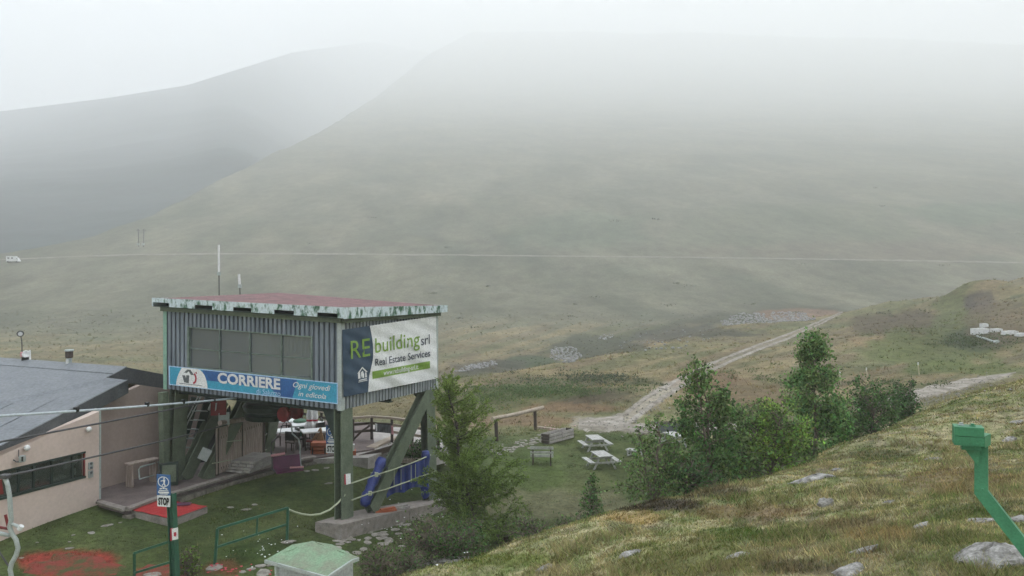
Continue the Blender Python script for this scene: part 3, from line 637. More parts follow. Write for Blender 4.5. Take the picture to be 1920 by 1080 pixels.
# concrete footing under the right hand legs
foot = MB()
top = []
for px, py in [(591, 979), (616, 981), (640, 983.5), (690, 972), (744, 960), (797, 948), (852, 936), (835, 925), (790, 934), (720, 946), (664, 958), (625, 969)]:
    dd = 25.0
    for _ in range(30): dd = -((fb.z - .02) + (dd - fb.y) / (rb.y - fb.y) * (rb.z - fb.z) - CZ) * F_ / (py - HY)
    top.append(P(px, py, dd))
zt = lambda p: (fb.z - .02) + (p.y - fb.y) / (rb.y - fb.y) * (rb.z - fb.z)
tp = [Vector((p.x, p.y, zt(p))) for p in top]; bt = [Vector((p.x, p.y, p.z - .75)) for p in tp]; n = len(tp)
foot.add(bt + tp, [tuple(range(n - 1, -1, -1)), tuple(range(n, 2 * n))] + [(i, (i + 1) % n, (i + 1) % n + n, i + n) for i in range(n)])
footing = foot.build('concrete_footing', M['concrete'], origin=fb); tag(footing, 'rough concrete footing under the right hand legs of the lift station', 'concrete base')

# ------------------------------------------------------------------ advertising banners
def quad_surf(TL, TR, BR, BL, hit, fold=None):
    def f(s, t, off=0.0):
        top = Vector(TL).lerp(Vector(TR), s); bot = Vector(BL).lerp(Vector(BR), s); q = top.lerp(bot, t)
        return hit(q.x, q.y, off + (fold(s, t) if fold else 0))
    return f
def sheet(surf, s0, s1, t0, t1, off, ns=24, nt_=8):
    mb = MB(); vs = [surf(s0 + (s1 - s0) * i / ns, t0 + (t1 - t0) * j / nt_, off) for i in range(ns + 1) for j in range(nt_ + 1)]; k = nt_ + 1
    return mb.add(vs, [(i * k + j, i * k + j + 1, (i + 1) * k + j + 1, (i + 1) * k + j) for i in range(ns) for j in range(nt_)])
def poly(surf, pts, off): return MB().add([surf(s, t, off) for s, t in pts], [tuple(range(len(pts)))])
# long newspaper banner on the front
S1 = quad_surf((316.3, 685.5), (633.5, 718), (633.5, 758), (317, 721.5), lambda x, y, o: on_front(x, y, .035 + o))
ban = empty('advertising_banner', S1(.5, 1)); tag(ban, 'long blue newspaper banner below the station window', 'banner')
bk = sheet(S1, 0, 1, 0, 1, 0, 16, 2); bk.build('cloth', M['cyan'], ban)
poly(S1, [(.2, .03), (.66, .03), (.66, .97), (.655, .97), (.6, .6), (.2, .55)], .006).build('blue_field', M['blue'], ban)
poly(S1, [(.655, .03), (.76, .03), (.73, .97), (.655, .97)], .006).build('blue_field', M['blue'], ban)
arc = [(.042 + .0, .97)] + [(.042 + .036 * (k / 6) ** 1.8 + 0, .97 - .94 * k / 6) for k in range(1, 7)] + [(.17, .03)] + [(.17 + .058 * math.sin(k / 6 * 1.57), .03 + .94 * (1 - math.cos(k / 6 * 1.57))) for k in range(1, 7)]
poly(S1, arc, .011).build('white_field', M['banner_w'], ban)
em = MB()
for a, b, c, d in ((.088, .42, .098, .78), (.098, .28, .12, .1), (.112, .4, .108, .8), (.12, .1, .14, .36)):
    dx = .009; em.add([S1(a - dx, b, .016), S1(a + dx, b, .016), S1(c + dx, d, .016), S1(c - dx, d, .016)], [(0, 1, 2, 3)])
em.build('grey_emblem', M['grey_print'], ban)
em = MB()
for k in range(7):
    a0, a1 = -1.2 + k * .4, -1.2 + (k + 1) * .4; c = (.143, .52)
    q = [(c[0] + .022 * math.cos(a), c[1] + .3 * math.sin(a)) for a in (a0, a1)] + [(c[0] + .012 * math.cos(a), c[1] + .2 * math.sin(a)) for a in (a1, a0)]
    em.add([S1(s, t, .016) for s, t in q], [(0, 1, 2, 3)])
em.add([S1(s, t, .016) for s, t in ((.157, .2), (.164, .17), (.166, .27), (.16, .3))], [(0, 1, 2, 3)])
em.build('red_emblem', M['red_print'], ban)
em = MB(); em.add([S1(s, t, .016) for s, t in ((.06, .84), (.19, .84), (.2, .87), (.06, .87))], [(0, 1, 2, 3)]); em.build('small_line', M['grey_print'], ban)
sf = lambda o: (lambda s, t: S1(s, t, o))
mb = MB(); letter_on(mb, sf(.014), 'CORRIERE', .288, .659, .60, .10, .035, space=1.0); mb.build('lettering', M['white'], ban)
mb = MB(); letter_on(mb, sf(.014), 'di Saluzzo', .518, .66, .93, .68, .0); mb.build('lettering', M['lilac'], ban)
mb = MB(); letter_on(mb, sf(.014), 'Ogni giovedì', .735, .955, .42, .16, .004, .3); mb.build('lettering', M['white'], ban); mb = MB(); letter_on(mb, sf(.014), 'in edicola', .765, .93, .82, .57, .004, .3); mb.build('lettering', M['white'], ban)
ed = MB()
for q in (((0, 0), (1, 0), (1, .05), (0, .05)), ((0, .95), (1, .95), (1, 1), (0, 1)), ((0, .05), (.006, .05), (.006, .95), (0, .95)), ((.994, .05), (1, .05), (1, .95), (.994, .95))): ed.add([S1(s, t, .009) for s, t in q], [(0, 1, 2, 3)])
ed.build('hem', M['lilac'], ban)
# white estate agent banner on the side
def fold2(s, t): return .05 + .035 * math.sin(9 * (s * 1.6 - t * .9)) * (s > .28) * min(1, (s - .28) * 4) * (.35 + t) + .012 * math.sin(31 * (s * .8 - t * .9)) + .02 * math.sin(3.1 * s)
S2 = quad_surf((641.5, 618.5), (817.5, 592.5), (820, 709.5), (644.5, 744.5), lambda x, y, o: on_side(x, y, .03 + o), fold2)
b2 = empty('advertising_banner', S2(.5, 1)); tag(b2, 'white and navy estate agent banner with green lettering on the station side', 'banner')
edge = lambda t: .295 + .03 * math.sin(math.pi * min(1, t / .75)) - .035 * max(0, t - .5) * 2
mb = MB(); ns, nt_ = 46, 30
vs = [S2(edge(j / nt_) + (1 - edge(j / nt_)) * i / ns, j / nt_, 0) for i in range(ns + 1) for j in range(nt_ + 1)]; k = nt_ + 1
mb.add(vs, [(i * k + j, i * k + j + 1, (i + 1) * k + j + 1, (i + 1) * k + j) for i in range(ns) for j in range(nt_)]); mb.build('white_cloth', M['banner_w'], b2, smooth=True)
mb = MB(); vs = [S2(edge(j / nt_) * i / 14, j / nt_, 0) for i in range(15) for j in range(nt_ + 1)]
mb.add(vs, [(i * k + j, i * k + j + 1, (i + 1) * k + j + 1, (i + 1) * k + j) for i in range(14) for j in range(nt_)]); mb.build('navy_cloth', M['navy'], b2, smooth=True)
s2 = lambda o: (lambda s, t: S2(s, t, o))
mb = MB(); letter_on(mb, s2(.016), 'RE', .088, .292, .455, .18, .0); mb.build('lettering', M['leaf_green'], b2); mb = MB(); letter_on(mb, s2(.016), 'building', .348, .822, .425, .2, .005); mb.build('lettering', M['leaf_green'], b2)
mb = MB(); letter_on(mb, s2(.016), 'srl', .835, .928, .43, .27, .0); mb.build('lettering', M['navy_txt'], b2); mb = MB(); letter_on(mb, s2(.016), 'Real Estate Services', .345, .93, .625, .515, .008); mb.build('lettering', M['navy_txt'], b2)
sheet(S2, .31, .925, .70, .815, .01, 30, 3).build('green_bar', M['leaf_green'], b2)
mb = MB(); letter_on(mb, s2(.022), 'www.rebuilding-srl.it', .43, .80, .79, .715, .008); mb.build('lettering', M['white'], b2); mb = MB()
for q in (((.15, .69), (.205, .6), (.26, .69), (.245, .695), (.205, .625), (.165, .695)), ((.158, .7), (.18, .675), (.182, .77), (.158, .77)), ((.19, .68), (.21, .66), (.222, .72), (.222, .77), (.206, .77), (.2, .73), (.19, .77)), ((.232, .69), (.248, .7), (.252, .77), (.234, .77)), ((.165, .79), (.25, .785), (.25, .8), (.165, .805)), ((.16, .815), (.255, .81), (.255, .82), (.16, .825))):
    mb.add([S2(s, t, .016) for s, t in q], [tuple(range(len(q)))])
mb.build('house_emblem', M['white'], b2)
# ------------------------------------------------------------------ the lodge on the left
A0 = P(0, 1015, 23.1); B0 = P(187, 945, 26.0); wdir = Vector((B0.x - A0.x, B0.y - A0.y, 0)).normalized()
wn = Vector((wdir.y, -wdir.x, 0)); wn = wn if wn.x > 0 else -wn                       # faces the camera side
lodge = empty('lodge', Vector((A0.x - 2, A0.y + 2, CZ - 7.6))); tag(lodge, 'tan rendered lodge with a low grey sheet roof and long window', 'building')
on_l = lambda px, py, o=0.0: plane_hit(px, py, B0 + wn * o, wn)
def wall_s(px, py): return (on_l(px, py) - B0).dot(wdir)
def wp(s, z, o=0.0): return Vector((B0.x, B0.y, z)) + wdir * s + wn * o
rk0, rk1 = on_l(0, 855), on_l(186, 771); s_lo = (rk0 - B0).dot(wdir); rake = lambda s: rk0.z + (s - s_lo) / ((rk1 - B0).dot(wdir) - s_lo) * (rk1.z - rk0.z)
sw1 = wall_s(160.5, 870); zt_ = on_l(160, 846).z; zb_ = on_l(161, 895.5).z; sA = -7.5; zlow = CZ - 8.2
sw0 = -6.2
wl = MB(); th_ = -wn * .25
def wpan(s0, s1, z0a, z0b, z1a, z1b):
    q = [wp(s0, z0a), wp(s1, z0b), wp(s1, z1b), wp(s0, z1a)]; wl.prism(q, th_)
wpan(sA, 0, zlow, zlow, zb_, zb_); wpan(sw1, 0, zb_, zb_, rake(sw1), rake(0)); wpan(sA, sw0, zb_, zb_, rake(sA), rake(sw0)); wpan(sw0, sw1, zt_, zt_, rake(sw0), rake(sw1))
wl.build('wall', M['tan'], lodge)
MB().beam(wp(.0, zlow, -.1), wp(.0, rake(0), -.1), .05, .26, wn).build('corner_strip', M['trim'], lodge)
# window band
wfr = MB()
wfr.beam(wp(sw0, zb_ + .03, -.06), wp(sw1, zb_ + .03, -.06), .16, .06); wfr.beam(wp(sw0, zt_ - .03, -.06), wp(sw1, zt_ - .03, -.06), .14, .06)
fr = wfr.build('window_frame', M['dark_green'], lodge)
MB().beam(wp(sw1 - .015, zb_ + .06, -.05), wp(sw1 - .015, zt_ - .06, -.05), .03, .05, wn).build('red_jamb', M['red_iron'], fr)
cuts = [sw1 - .06, wall_s(139, 870), wall_s(100, 880), wall_s(66, 885), wall_s(38, 890), sw0]
for a, b in zip(cuts[:-1], cuts[1:]):
    MB().prism([wp(a, zb_ + .06, -.09), wp(b, zb_ + .06, -.09), wp(b, zt_ - .06, -.09), wp(a, zt_ - .06, -.09)], -wn * .01).build('pane', M['glass2'], fr)
    MB().beam(wp(b, zb_ + .06, -.07), wp(b, zt_ - .06, -.07), .05, .06, wn).build('mullion', M['dark_green'], fr)
rm = MB(); q = [wp(sA + .2, CZ - 7.4, -1.4), wp(-.3, CZ - 7.4, -1.4), wp(-.3, CZ - 4.9, -1.4), wp(sA + .2, CZ - 4.9, -1.4)]; rm.prism(q, -wn * .05)
rm.prism([wp(sA + .2, CZ - 7.4, -.3), wp(-.3, CZ - 7.4, -.3), wp(-.3, CZ - 7.4, -3), wp(sA + .2, CZ - 7.4, -3)], Vector((0, 0, -.05)))
rm.prism([wp(-.28, CZ - 7.4, -.3), wp(-.28, CZ - 4.9, -.3), wp(-.28, CZ - 4.9, -3), wp(-.28, CZ - 7.4, -3)], wdir * .05); rm.build('inner_room', pm('room_wall', (.5, .53, .5), (.42, .45, .43), 2), lodge)
for px, py, sx, sz, mm, lb in ((132, 861, .45, .5, 'white', 'white notice board inside the lodge window by the red bar'), (40, 917, .9, .16, 'white', 'white folded cloth on the lodge window sill'), (106, 904, .5, .07, 'white', 'pile of white papers on the lodge window sill'), (139, 890, .09, .3, 'white', 'white bottle on the sill near the red window jamb'), (147, 880, .55, .5, 'wood_d', 'dark round stool back inside the lodge window'), (62, 910, .2, .14, 'red_iron', 'small dark red box on the lodge window sill')):
    o = on_l(px, py, -.35); z = zb_ + .08 if sz < .4 else o.z - sz / 2
    c = Vector((o.x, o.y, z))
    nm = {'white notice': 'notice_board', 'white folded': 'folded_cloth', 'pile of': 'paper_pile', 'white bottle': 'bottle', 'dark round': 'stool', 'small dark': 'box'}[' '.join(lb.split()[:2])]
    mb = MB()
    if nm == 'bottle': mb.lathe(c, [(.045, 0), (.05, .02), (.05, .18), (.02, .24), (.02, .3)], 10)
    elif nm == 'stool': mb.lathe(c + Vector((0, 0, .25)), [(.24, -.03), (.27, 0), (.24, .03)], 18, wn); mb.beam(c + Vector((0, 0, -.4)), c + Vector((0, 0, .05)), .06, .06)
    else:
        mb.box(c + Vector((0, 0, sz * .5)), (.06 if nm == 'notice_board' else .2, sx, sz), math.atan2(wdir.y, wdir.x) - math.pi / 2); 
        if nm != 'notice_board': mb.box(c + Vector((0, 0, sz + .012)) + wdir * .03, (.14, sx * .7, .02), math.atan2(wdir.y, wdir.x) - math.pi / 2 + .2)
    o_ = mb.build(nm, M[mm], origin=c); tag(o_, lb, nm.replace('_', ' '))
# roof: near slope, ridge, far slope with its deep dark rake board
E2 = P(240, 713, 27.8); E1 = P(-60, 869, 22.2); RG = P(238, 690, 28.9); RQ = P(202, 708, 28.0)
RL = RG + (uL * 9.5); dl = uL * 9.5
near = MB(); tk = Vector((0, 0, -.06))
E1w = E2 + (E1 - E2).normalized() * 9.0
near.prism([E2, RQ, RQ + dl, E1w + dl, E1w], tk); near.prism([RQ, RG, RG + dl, RQ + dl], tk)
roof = near.build('roof', M['roofgrey'], lodge)
FR = P(312, 704, 30.9); fd = (FR - RG).normalized()
far_s = MB(); far_s.prism([RG, RG + fd * 4.2, RG + fd * 4.2 + dl, RG + dl], tk); far_s.build('rear_roof', M['roofgrey'], lodge)
rc = MB(); pitch_dn = (RQ - RG).normalized()
cap = (E1 - E2).normalized()
rc.prism([RG + Vector((0, 0, .05)), RG + cap * .62 + Vector((0, 0, .035)), RG + cap * .62 + dl + Vector((0, 0, .035)), RG + dl + Vector((0, 0, .05))], Vector((0, 0, -.03)))
rc.build('ridge_cap', M['roofgrey'], roof)
for k in range(1, 7):
    o = uL * (k * 1.35)
    MB().beam(E2 + cap * 1.0 + o + Vector((0, 0, .012)) - cap * .8, E1w + o + Vector((0, 0, .012)), .03, .025).build('sheet_joint', M['roofgrey'], roof)
fz = MB(); dn = Vector((0, 0, -.42))
up_ = Vector((0, 0, .02))
fz.hexa([E1w + dn + wn * .02, E2 + dn + wn * .02, E2 + dn - wn * .06, E1w + dn - wn * .06], [E1w + up_ + wn * .02, E2 + up_ + wn * .02, E2 + up_ - wn * .06, E1w + up_ - wn * .06])
fz.build('rake_board', M['roofedge'], lodge)
f2 = MB(); dn2 = Vector((0, 0, -.5))
FE = RG + fd * 4.2
f2.hexa([RG + dn2 + wn * .02, FE + dn2 + wn * .02, FE + dn2 - wn * .06, RG + dn2 - wn * .06], [RG + up_ + wn * .02, FE + up_ + wn * .02, FE + up_ - wn * .06, RG + up_ - wn * .06])
f2.hexa([RQ + Vector((0, 0, -.05)) + wn * .02, RG + dn2 + wn * .02, RG + dn2 - wn * .06, RQ + Vector((0, 0, -.05)) - wn * .06], [RQ + up_ + wn * .02, RG + up_ + wn * .02, RG + up_ - wn * .06, RQ + up_ - wn * .06])
f2.build('rake_board', M['roofedge'], lodge)
ed = MB(); q0 = E2 + cap * .02; ed.hexa([E2 + dn, RQ + dn, RQ + dn + cap * .05, E2 + dn + cap * .05], [E2 + tk, RQ + tk, RQ + tk + cap * .05, E2 + tk + cap * .05]); ed.build('end_board', M['roofgrey'], lodge)
# recessed wall in the shade of the far slope
Rw = P(189, 901, 27.2); r0 = Vector((Rw.x, Rw.y, CZ - 7.6)); 
rw = MB(); r1 = r0 + wdir * 4.6
def rz_(s): return RG.z - .55 - .24 * abs(s - ((Vector((RG.x, RG.y, 0)) - Vector((r0.x, r0.y, 0))).dot(wdir)))
pts = [r0, r1, Vector((r1.x, r1.y, rz_(4.6)))]
sm_ = (Vector((RG.x, RG.y, 0)) - Vector((r0.x, r0.y, 0))).dot(wdir)
pk = r0 + wdir * sm_; pts += [Vector((pk.x, pk.y, rz_(sm_))), Vector((r0.x, r0.y, rz_(0)))]
rw.prism(pts, -wn * .2); rw.build('recessed_wall', M['tan_shaded'], lodge)
bwk = MB(); bwk.prism([r1, r1 + uL * 8, r1 + uL * 8 + Vector((0, 0, 3.0)), Vector((r1.x, r1.y, rz_(4.6)))], wdir * .2); bwk.build('end_wall', M['tan_shaded'], lodge)
rt_ = MB(); rt_.prism([wp(0, zlow, -.25), r0 - Vector((0, 0, .6)), Vector((r0.x, r0.y, rz_(0))), wp(0, rake(0), -.25)], -wdir * .1); rt_.build('return_wall', M['tan'], lodge)
# small fittings
def ball(px, py, off, r, lb, surf=on_l, nm='dome_lamp', cat='lamp'):
    c = surf(px, py, off); e = empty(nm, c); tag(e, lb, cat)
    MB().lathe(c, [(.01, -r), (r * .7, -r * .72), (r, 0), (r * .7, r * .72), (.01, r)], 14).build('globe', M['white'], e, smooth=True)
    MB().tube([c - wn * (off + .02), c], r * .3, 8).build('bracket', M['greytube'], e); return e
ball(167, 805, .12, .085, 'white round lamp under the roof edge near the lodge wall corner'); ball(51, 840, .12, .085, 'white round lamp above the lodge window beside the floodlight')
ball(305, 785, .1, .075, 'small white round lamp on the left leg of the station', lambda x, y, o: P(x, y, 27.8 - o))
fl_ = empty('floodlight', on_l(42, 860, .1)); tag(fl_, 'small dark floodlight with bent arm above the lodge window', 'floodlight')
MB().box(on_l(42, 860, .16), (.14, .18, .16), .3).build('lamp_head', M['greytube'], fl_); MB().box(on_l(42.5, 860, .235), (.03, .13, .12), .3).build('lamp_glass', M['black'], fl_)
MB().tube([on_l(25, 862, .03), on_l(31, 866, .12), on_l(40, 866, .16)], .018, 6).build('arm', M['wire'], fl_)
MB().tube([on_l(35, 843, .02), on_l(35, 856, .05), on_l(40, 858, .1)], .012, 6).build('cable', M['wire'], fl_)
vt = empty('wall_switches', on_l(170, 880, .02)); tag(vt, 'pair of small grey switches on the tan wall beside the lodge window', 'switch')
for py in (873, 889): MB().box(on_l(170, py, .03), (.06, .14, .2), math.atan2(wdir.y, wdir.x) - math.pi / 2).build('switch', M['greytube'], vt)
for py in (869, 877, 886): MB().box(on_l(171, py, .07), (.04, .06, .06), math.atan2(wdir.y, wdir.x) - math.pi / 2).build('button', M['grey_print'], vt)
def on_ridge(px, off=0.0):
    t = 0; best = None
    for k in range(200):
        q = RG + uL * (k * .05); x = 960 + F_ * q.x / q.y
        if best is None or abs(x - px) < best[0]: best = (abs(x - px), q)
    return best[1]
ch = on_ridge(130) + Vector((0, 0, -.05)); e = empty('chimney', ch); tag(e, 'slim metal flue with a brown band and pale cap on the lodge ridge', 'chimney')
MB().lathe(ch, [(.09, -.1), (.09, .26), (.1, .27)], 14).build('pipe', M['greytube'], e); MB().lathe(ch, [(.1, .26), (.13, .28), (.13, .47), (.1, .5)], 14).build('cowl', M['wood_d'], e); MB().lathe(ch, [(.15, .5), (.16, .52), (.15, .56), (.05, .57)], 14).build('cap', M['trim'], e)
MB().box(ch + Vector((-.02, -.1, .12)), (.08, .04, .2)).build('plate', M['white'], e)
st = on_ridge(48) + Vector((0, 0, -.02)); e = empty('roof_siren', st); tag(e, 'white dish and horn unit on a bracket at the lodge ridge', 'siren')
MB().lathe(st + Vector((0, 0, .25)), [(.04, -.1), (.12, .0), (.14, .06), (.12, .08), (.04, .04)], 16, (.6, -.8, .3)).build('dish', M['white'], e); MB().box(st + Vector((0, 0, .08)), (.25, .2, .14), .4).build('foot', M['black'], e); MB().box(st + Vector((-.1, -.05, .26)), (.1, .14, .16), .2).build('horn', M['pink'], e)
st2 = on_ridge(57) + Vector((0, 0, -.1)); e = empty('short_rod', st2); tag(e, 'short white rod beside the dish on the lodge ridge', 'rod'); MB().tube([st2, st2 + Vector((-.02, 0, .5))], .035, 8).build('rod', M['white'], e)
sp = on_ridge(41) + Vector((0, 0, -.1)); e = empty('spotlight', sp); tag(e, 'round dark spotlight on a thin pole above the lodge roof', 'spotlight')
tp_ = P(38, 625, sp.y); MB().tube([sp, P(41, 640, sp.y), tp_], .018, 6).build('pole', M['wire'], e); MB().lathe(tp_, [(.04, -.08), (.1, -.03), (.12, .04), (.1, .06)], 16, (.5, -.8, -.25)).build('lamp_head', M['wire'], e); MB().lathe(tp_ + Vector((.5, -.8, -.25)).normalized() * .062, [(.08, 0), (.08, .01)], 16, (.5, -.8, -.25)).build('lamp_glass', M['white'], e)

# ------------------------------------------------------------------ terrace in front of the lodge and under the station
ZD = -7.25
dk = MB(); ed_px = [(186, 943), (236, 957.5), (285, 939), (330, 925), (400, 904), (452, 889), (512, 873), (548, 866), (590, 858)]
rim = [PZ(x, y, ZD) for x, y in ed_px]; rim = [Vector((p.x, p.y, CZ + ZD)) for p in rim]
bk_ = [rim[-1] + Vector((2.0, 1.5, 0)), rim[-1] + Vector((1.0, 7, 0)), rim[-1] + Vector((-9, 9, 0)), r0.xy.to_3d() + Vector((-1, 4, CZ + ZD)), r0.xy.to_3d() + Vector((-.4, 0, CZ + ZD))]
dk.prism(rim + bk_, Vector((0, 0, -.12))); deck = dk.build('terrace', M['deck']); tag(deck, kind='structure')
# stone facing under the terrace edge, block by block
tw = empty('terrace_wall', rim[3].xy.to_3d() + Vector((0, 0, CZ - 7.8))); tag(tw, 'low rubble stone wall holding up the edge of the terrace', 'stone wall')
L = 0
for i in range(1, len(rim) - 1):
    a, b = rim[i], rim[i + 1]; ln = (b - a).length; dr = (b - a).normalized(); nn = Vector((dr.y, -dr.x, 0)); nn = nn if nn.y < 0 else -nn; s = 0
    while s < ln - .1:
        w = min(random.uniform(.35, .8), ln - s); c = a + dr * (s + w / 2); h = random.uniform(.5, .62)
        for lv, (z0, z1) in enumerate(((-.95, -.42), (-.41, -.13))):
            q = MB().box(c + Vector((0, 0, (z0 + z1) / 2)) + nn * random.uniform(-.02, .04), (w - .02, .3, z1 - z0 - .02 + random.uniform(-.02, .0)), math.atan2(dr.y, dr.x) + random.uniform(-.02, .02))
            for k in range(len(q.v)): q.v[k] += Vector((random.uniform(-.02, .02), random.uniform(-.02, .02), random.uniform(-.015, .015)))
            q.build('stone', M['stonewall'], tw)
        s += w
kb = MB()
for i in range(len(rim) - 1): kb.beam(rim[i] + Vector((0, 0, .03)), rim[i + 1] + Vector((0, 0, .03)), .22, .07)
kerb = kb.build('terrace_kerb', M['concrete']); tag(kerb, kind='structure')
# red carpet landing on its block
cq = [PZ(236, 954, -7.28), PZ(286, 935, -7.28), PZ(389, 949.5, -7.33), PZ(322, 973, -7.33)]
lb_ = MB(); lb_.prism([c + Vector((0, 0, -.02)) for c in cq], Vector((0, 0, -.6))); ld = lb_.build('landing_block', M['concrete'], origin=cq[0]); tag(ld, 'low concrete landing block below the red carpet', 'landing')
cp = empty('red_carpet', cq[0]); tag(cp, 'bright red carpet laid over the concrete landing', 'carpet'); cc = sum((c for c in cq), Vector()) / 4
vs = []; n_ = 12
for i in range(n_ + 1):
    for j in range(n_ + 1):
        p = cq[0].lerp(cq[3], i / n_).lerp(cq[1].lerp(cq[2], i / n_), j / n_); p = cc + (p - cc) * (1.01); vs.append(p + Vector((0, 0, .012 + .012 * math.sin(i * 1.7 + j) * (0 < i < n_))))
MB().add(vs, [(i * 13 + j, i * 13 + j + 1, (i + 1) * 13 + j + 1, (i + 1) * 13 + j) for i in range(n_) for j in range(n_)]).build('carpet', M['redmat'], cp)
mm_ = MB().prism([cq[1].lerp(cq[2], .35).lerp(cq[0].lerp(cq[3], .6), .45) + Vector((0, 0, .03)) + o for o in (Vector((0, 0, 0)), Vector((.75, .12, 0)), Vector((.7, .4, 0)), Vector((-.03, .27, 0)))], Vector((0, 0, .012))).build('blue_mat', M['purple'], origin=cq[0]); tag(mm_, 'small bluish mat lying on the red carpet', 'mat')
# picket fence below the station
pf = empty('picket_fence', PZ(430, 893, ZD)); tag(pf, 'upright weathered board fence with a rounded top rail under the station', 'fence')
p0, p1 = PZ(405, 905, ZD), PZ(497, 862, ZD); p0 = P(405, 900, 28.6); p1 = P(492, 866, 31.4)
nbd = 20
for i in range(nbd):
    f = (i + .5) / nbd; b = p0.lerp(p1, f); b.z = CZ + ZD + .1; tpz = P(424 + 68 * f, 792 - 10 * f, 28.9 + 2.4 * f).z - .06 + random.uniform(-.02, .02)
    dd = (p1 - p0); dd.z = 0; wd = dd.length / nbd - .035; q = MB().beam(b, Vector((b.x, b.y, tpz)), wd, .025, Vector((dd.y, -dd.x, 0))); q.build('board', M['plank'], pf)
for z in (-7.0, -5.95): MB().beam(Vector((p0.x, p0.y + .05, CZ + z)), Vector((p1.x, p1.y + .05, CZ + z)), .05, .09).build('rail', M['wood_d'], pf)
MB().tube([P(412, 793, 28.6), P(500, 780, 31.5)], .085, 9).build('top_rail', M['plank'], pf)
for f in (0, .5, 1): q = p0.lerp(p1, f); MB().box((q.x, q.y + .12, CZ - 6.4), (.1, .1, 1.6)).build('post', M['wood_d'], pf)
# stack of covered planks
stk = empty('plank_stack', PZ(470, 878, ZD)); tag(stk, 'stack of weathered planks on the terrace edge beside the board fence', 'plank stack')
c = P(472, 871, 30.0); c.z = CZ + ZD; dr = (p1 - p0); dr.z = 0; dr.normalize(); sd = Vector((dr.y, -dr.x, 0)); ang = math.atan2(dr.y, dr.x)
for lv in range(4):
    for k in range(4):
        cc = c + sd * ((k - 1.5) * .27) + dr * random.uniform(-.06, .06) + Vector((0, 0, .09 + lv * .085)); MB().box(cc, (1.9 - .16 * lv, .25, .07), ang + random.uniform(-.02, .02)).build('plank', M['plank_g'], stk)
# bench and hand rail by the recessed wall
bn = empty('wall_bench', PZ(265, 885, -7.1)); tag(bn, 'brown plank bench against the shaded wall of the lodge', 'bench')
b0, b1 = P(236, 871, 27.3), P(294, 859, 28.2); MB().beam(b0, b1, .32, .05).build('seat', M['plank'], bn)
for f in (.12, .88): q = b0.lerp(b1, f); MB().beam(q, Vector((q.x, q.y, CZ + ZD)), .3, .06, wdir).build('leg', M['plank'], bn)
hr = empty('hand_rail', P(262, 895, 27.6)); tag(hr, 'bent grey pipe hand rail standing on the terrace near the bench', 'hand rail')
MB().tube([P(262, 899, 27.4), P(260, 880, 27.4), P(263, 876, 27.4), P(298, 866, 28.2)], .028, 8).build('pipe', M['greytube'], hr); MB().tube([P(263, 898, 27.4), P(296, 889, 28.2), P(298, 866, 28.2)], .022, 8).build('lower_pipe', M['greytube'], hr)
MB().tube([P(298, 889, 28.2), P(298, 899, 28.2)], .022, 8).build('foot', M['greytube'], hr)
sh = empty('control_box', P(320, 905, 27.7)); tag(sh, 'dark green control cabinet at the foot of the left station leg', 'cabinet'); MB().box(P(317, 888, 27.6), (.55, .3, .7), .3).build('cabinet', M['dark_green'], sh); MB().box(P(317, 888, 27.42), (.42, .03, .55), .3).build('door', M['steel_green'], sh)

# ------------------------------------------------------------------ cables
def cable(nm, pts, r, lb, mat='wire', clips=()):
    e = empty(nm, pts[0]); tag(e, lb, 'cable', 'steel cables running to the station'); MB().tube(pts, r, 6).build('rope', M[mat], e)
    for f in clips:
        q = pts[0].lerp(pts[-1], f); MB().box(q, (.09, .09, .11)).build('clip', M['black'], e)
def sag(a, b, s, n=14): return [a.lerp(b, i / n) - Vector((0, 0, s * 4 * (i / n) * (1 - i / n))) for i in range(n + 1)]
cable('haul_cable', sag(P(-120, 787, 15), P(470, 744, 28.2), .04), .03, 'thick bright cable running from the left edge to the station floor', 'wire_w', (.3, .52, .66, .8))
cable('haul_cable', sag(P(-120, 850, 17), P(415, 748, 28.8), .03), .025, 'thin dark cable crossing the lodge wall just below the bright cable')
cable('haul_cable', sag(P(10, 893, 17), P(425, 797, 28.6), .03), .024, 'lowest dark cable crossing the lodge window towards the station brace')
for a, b, lb in ((P(398, 869, 28.2), P(500, 843, 32.2), 'lower green rope from the station brace to the rear leg'), (P(425, 828, 28.9), P(500, 815, 32.3), 'upper green rope from the station brace to the rear leg')):
    e = empty('rope', a); tag(e, lb, 'rope'); MB().tube(sag(a, b, .04), .018, 6).build('strand', M['rope'], e)

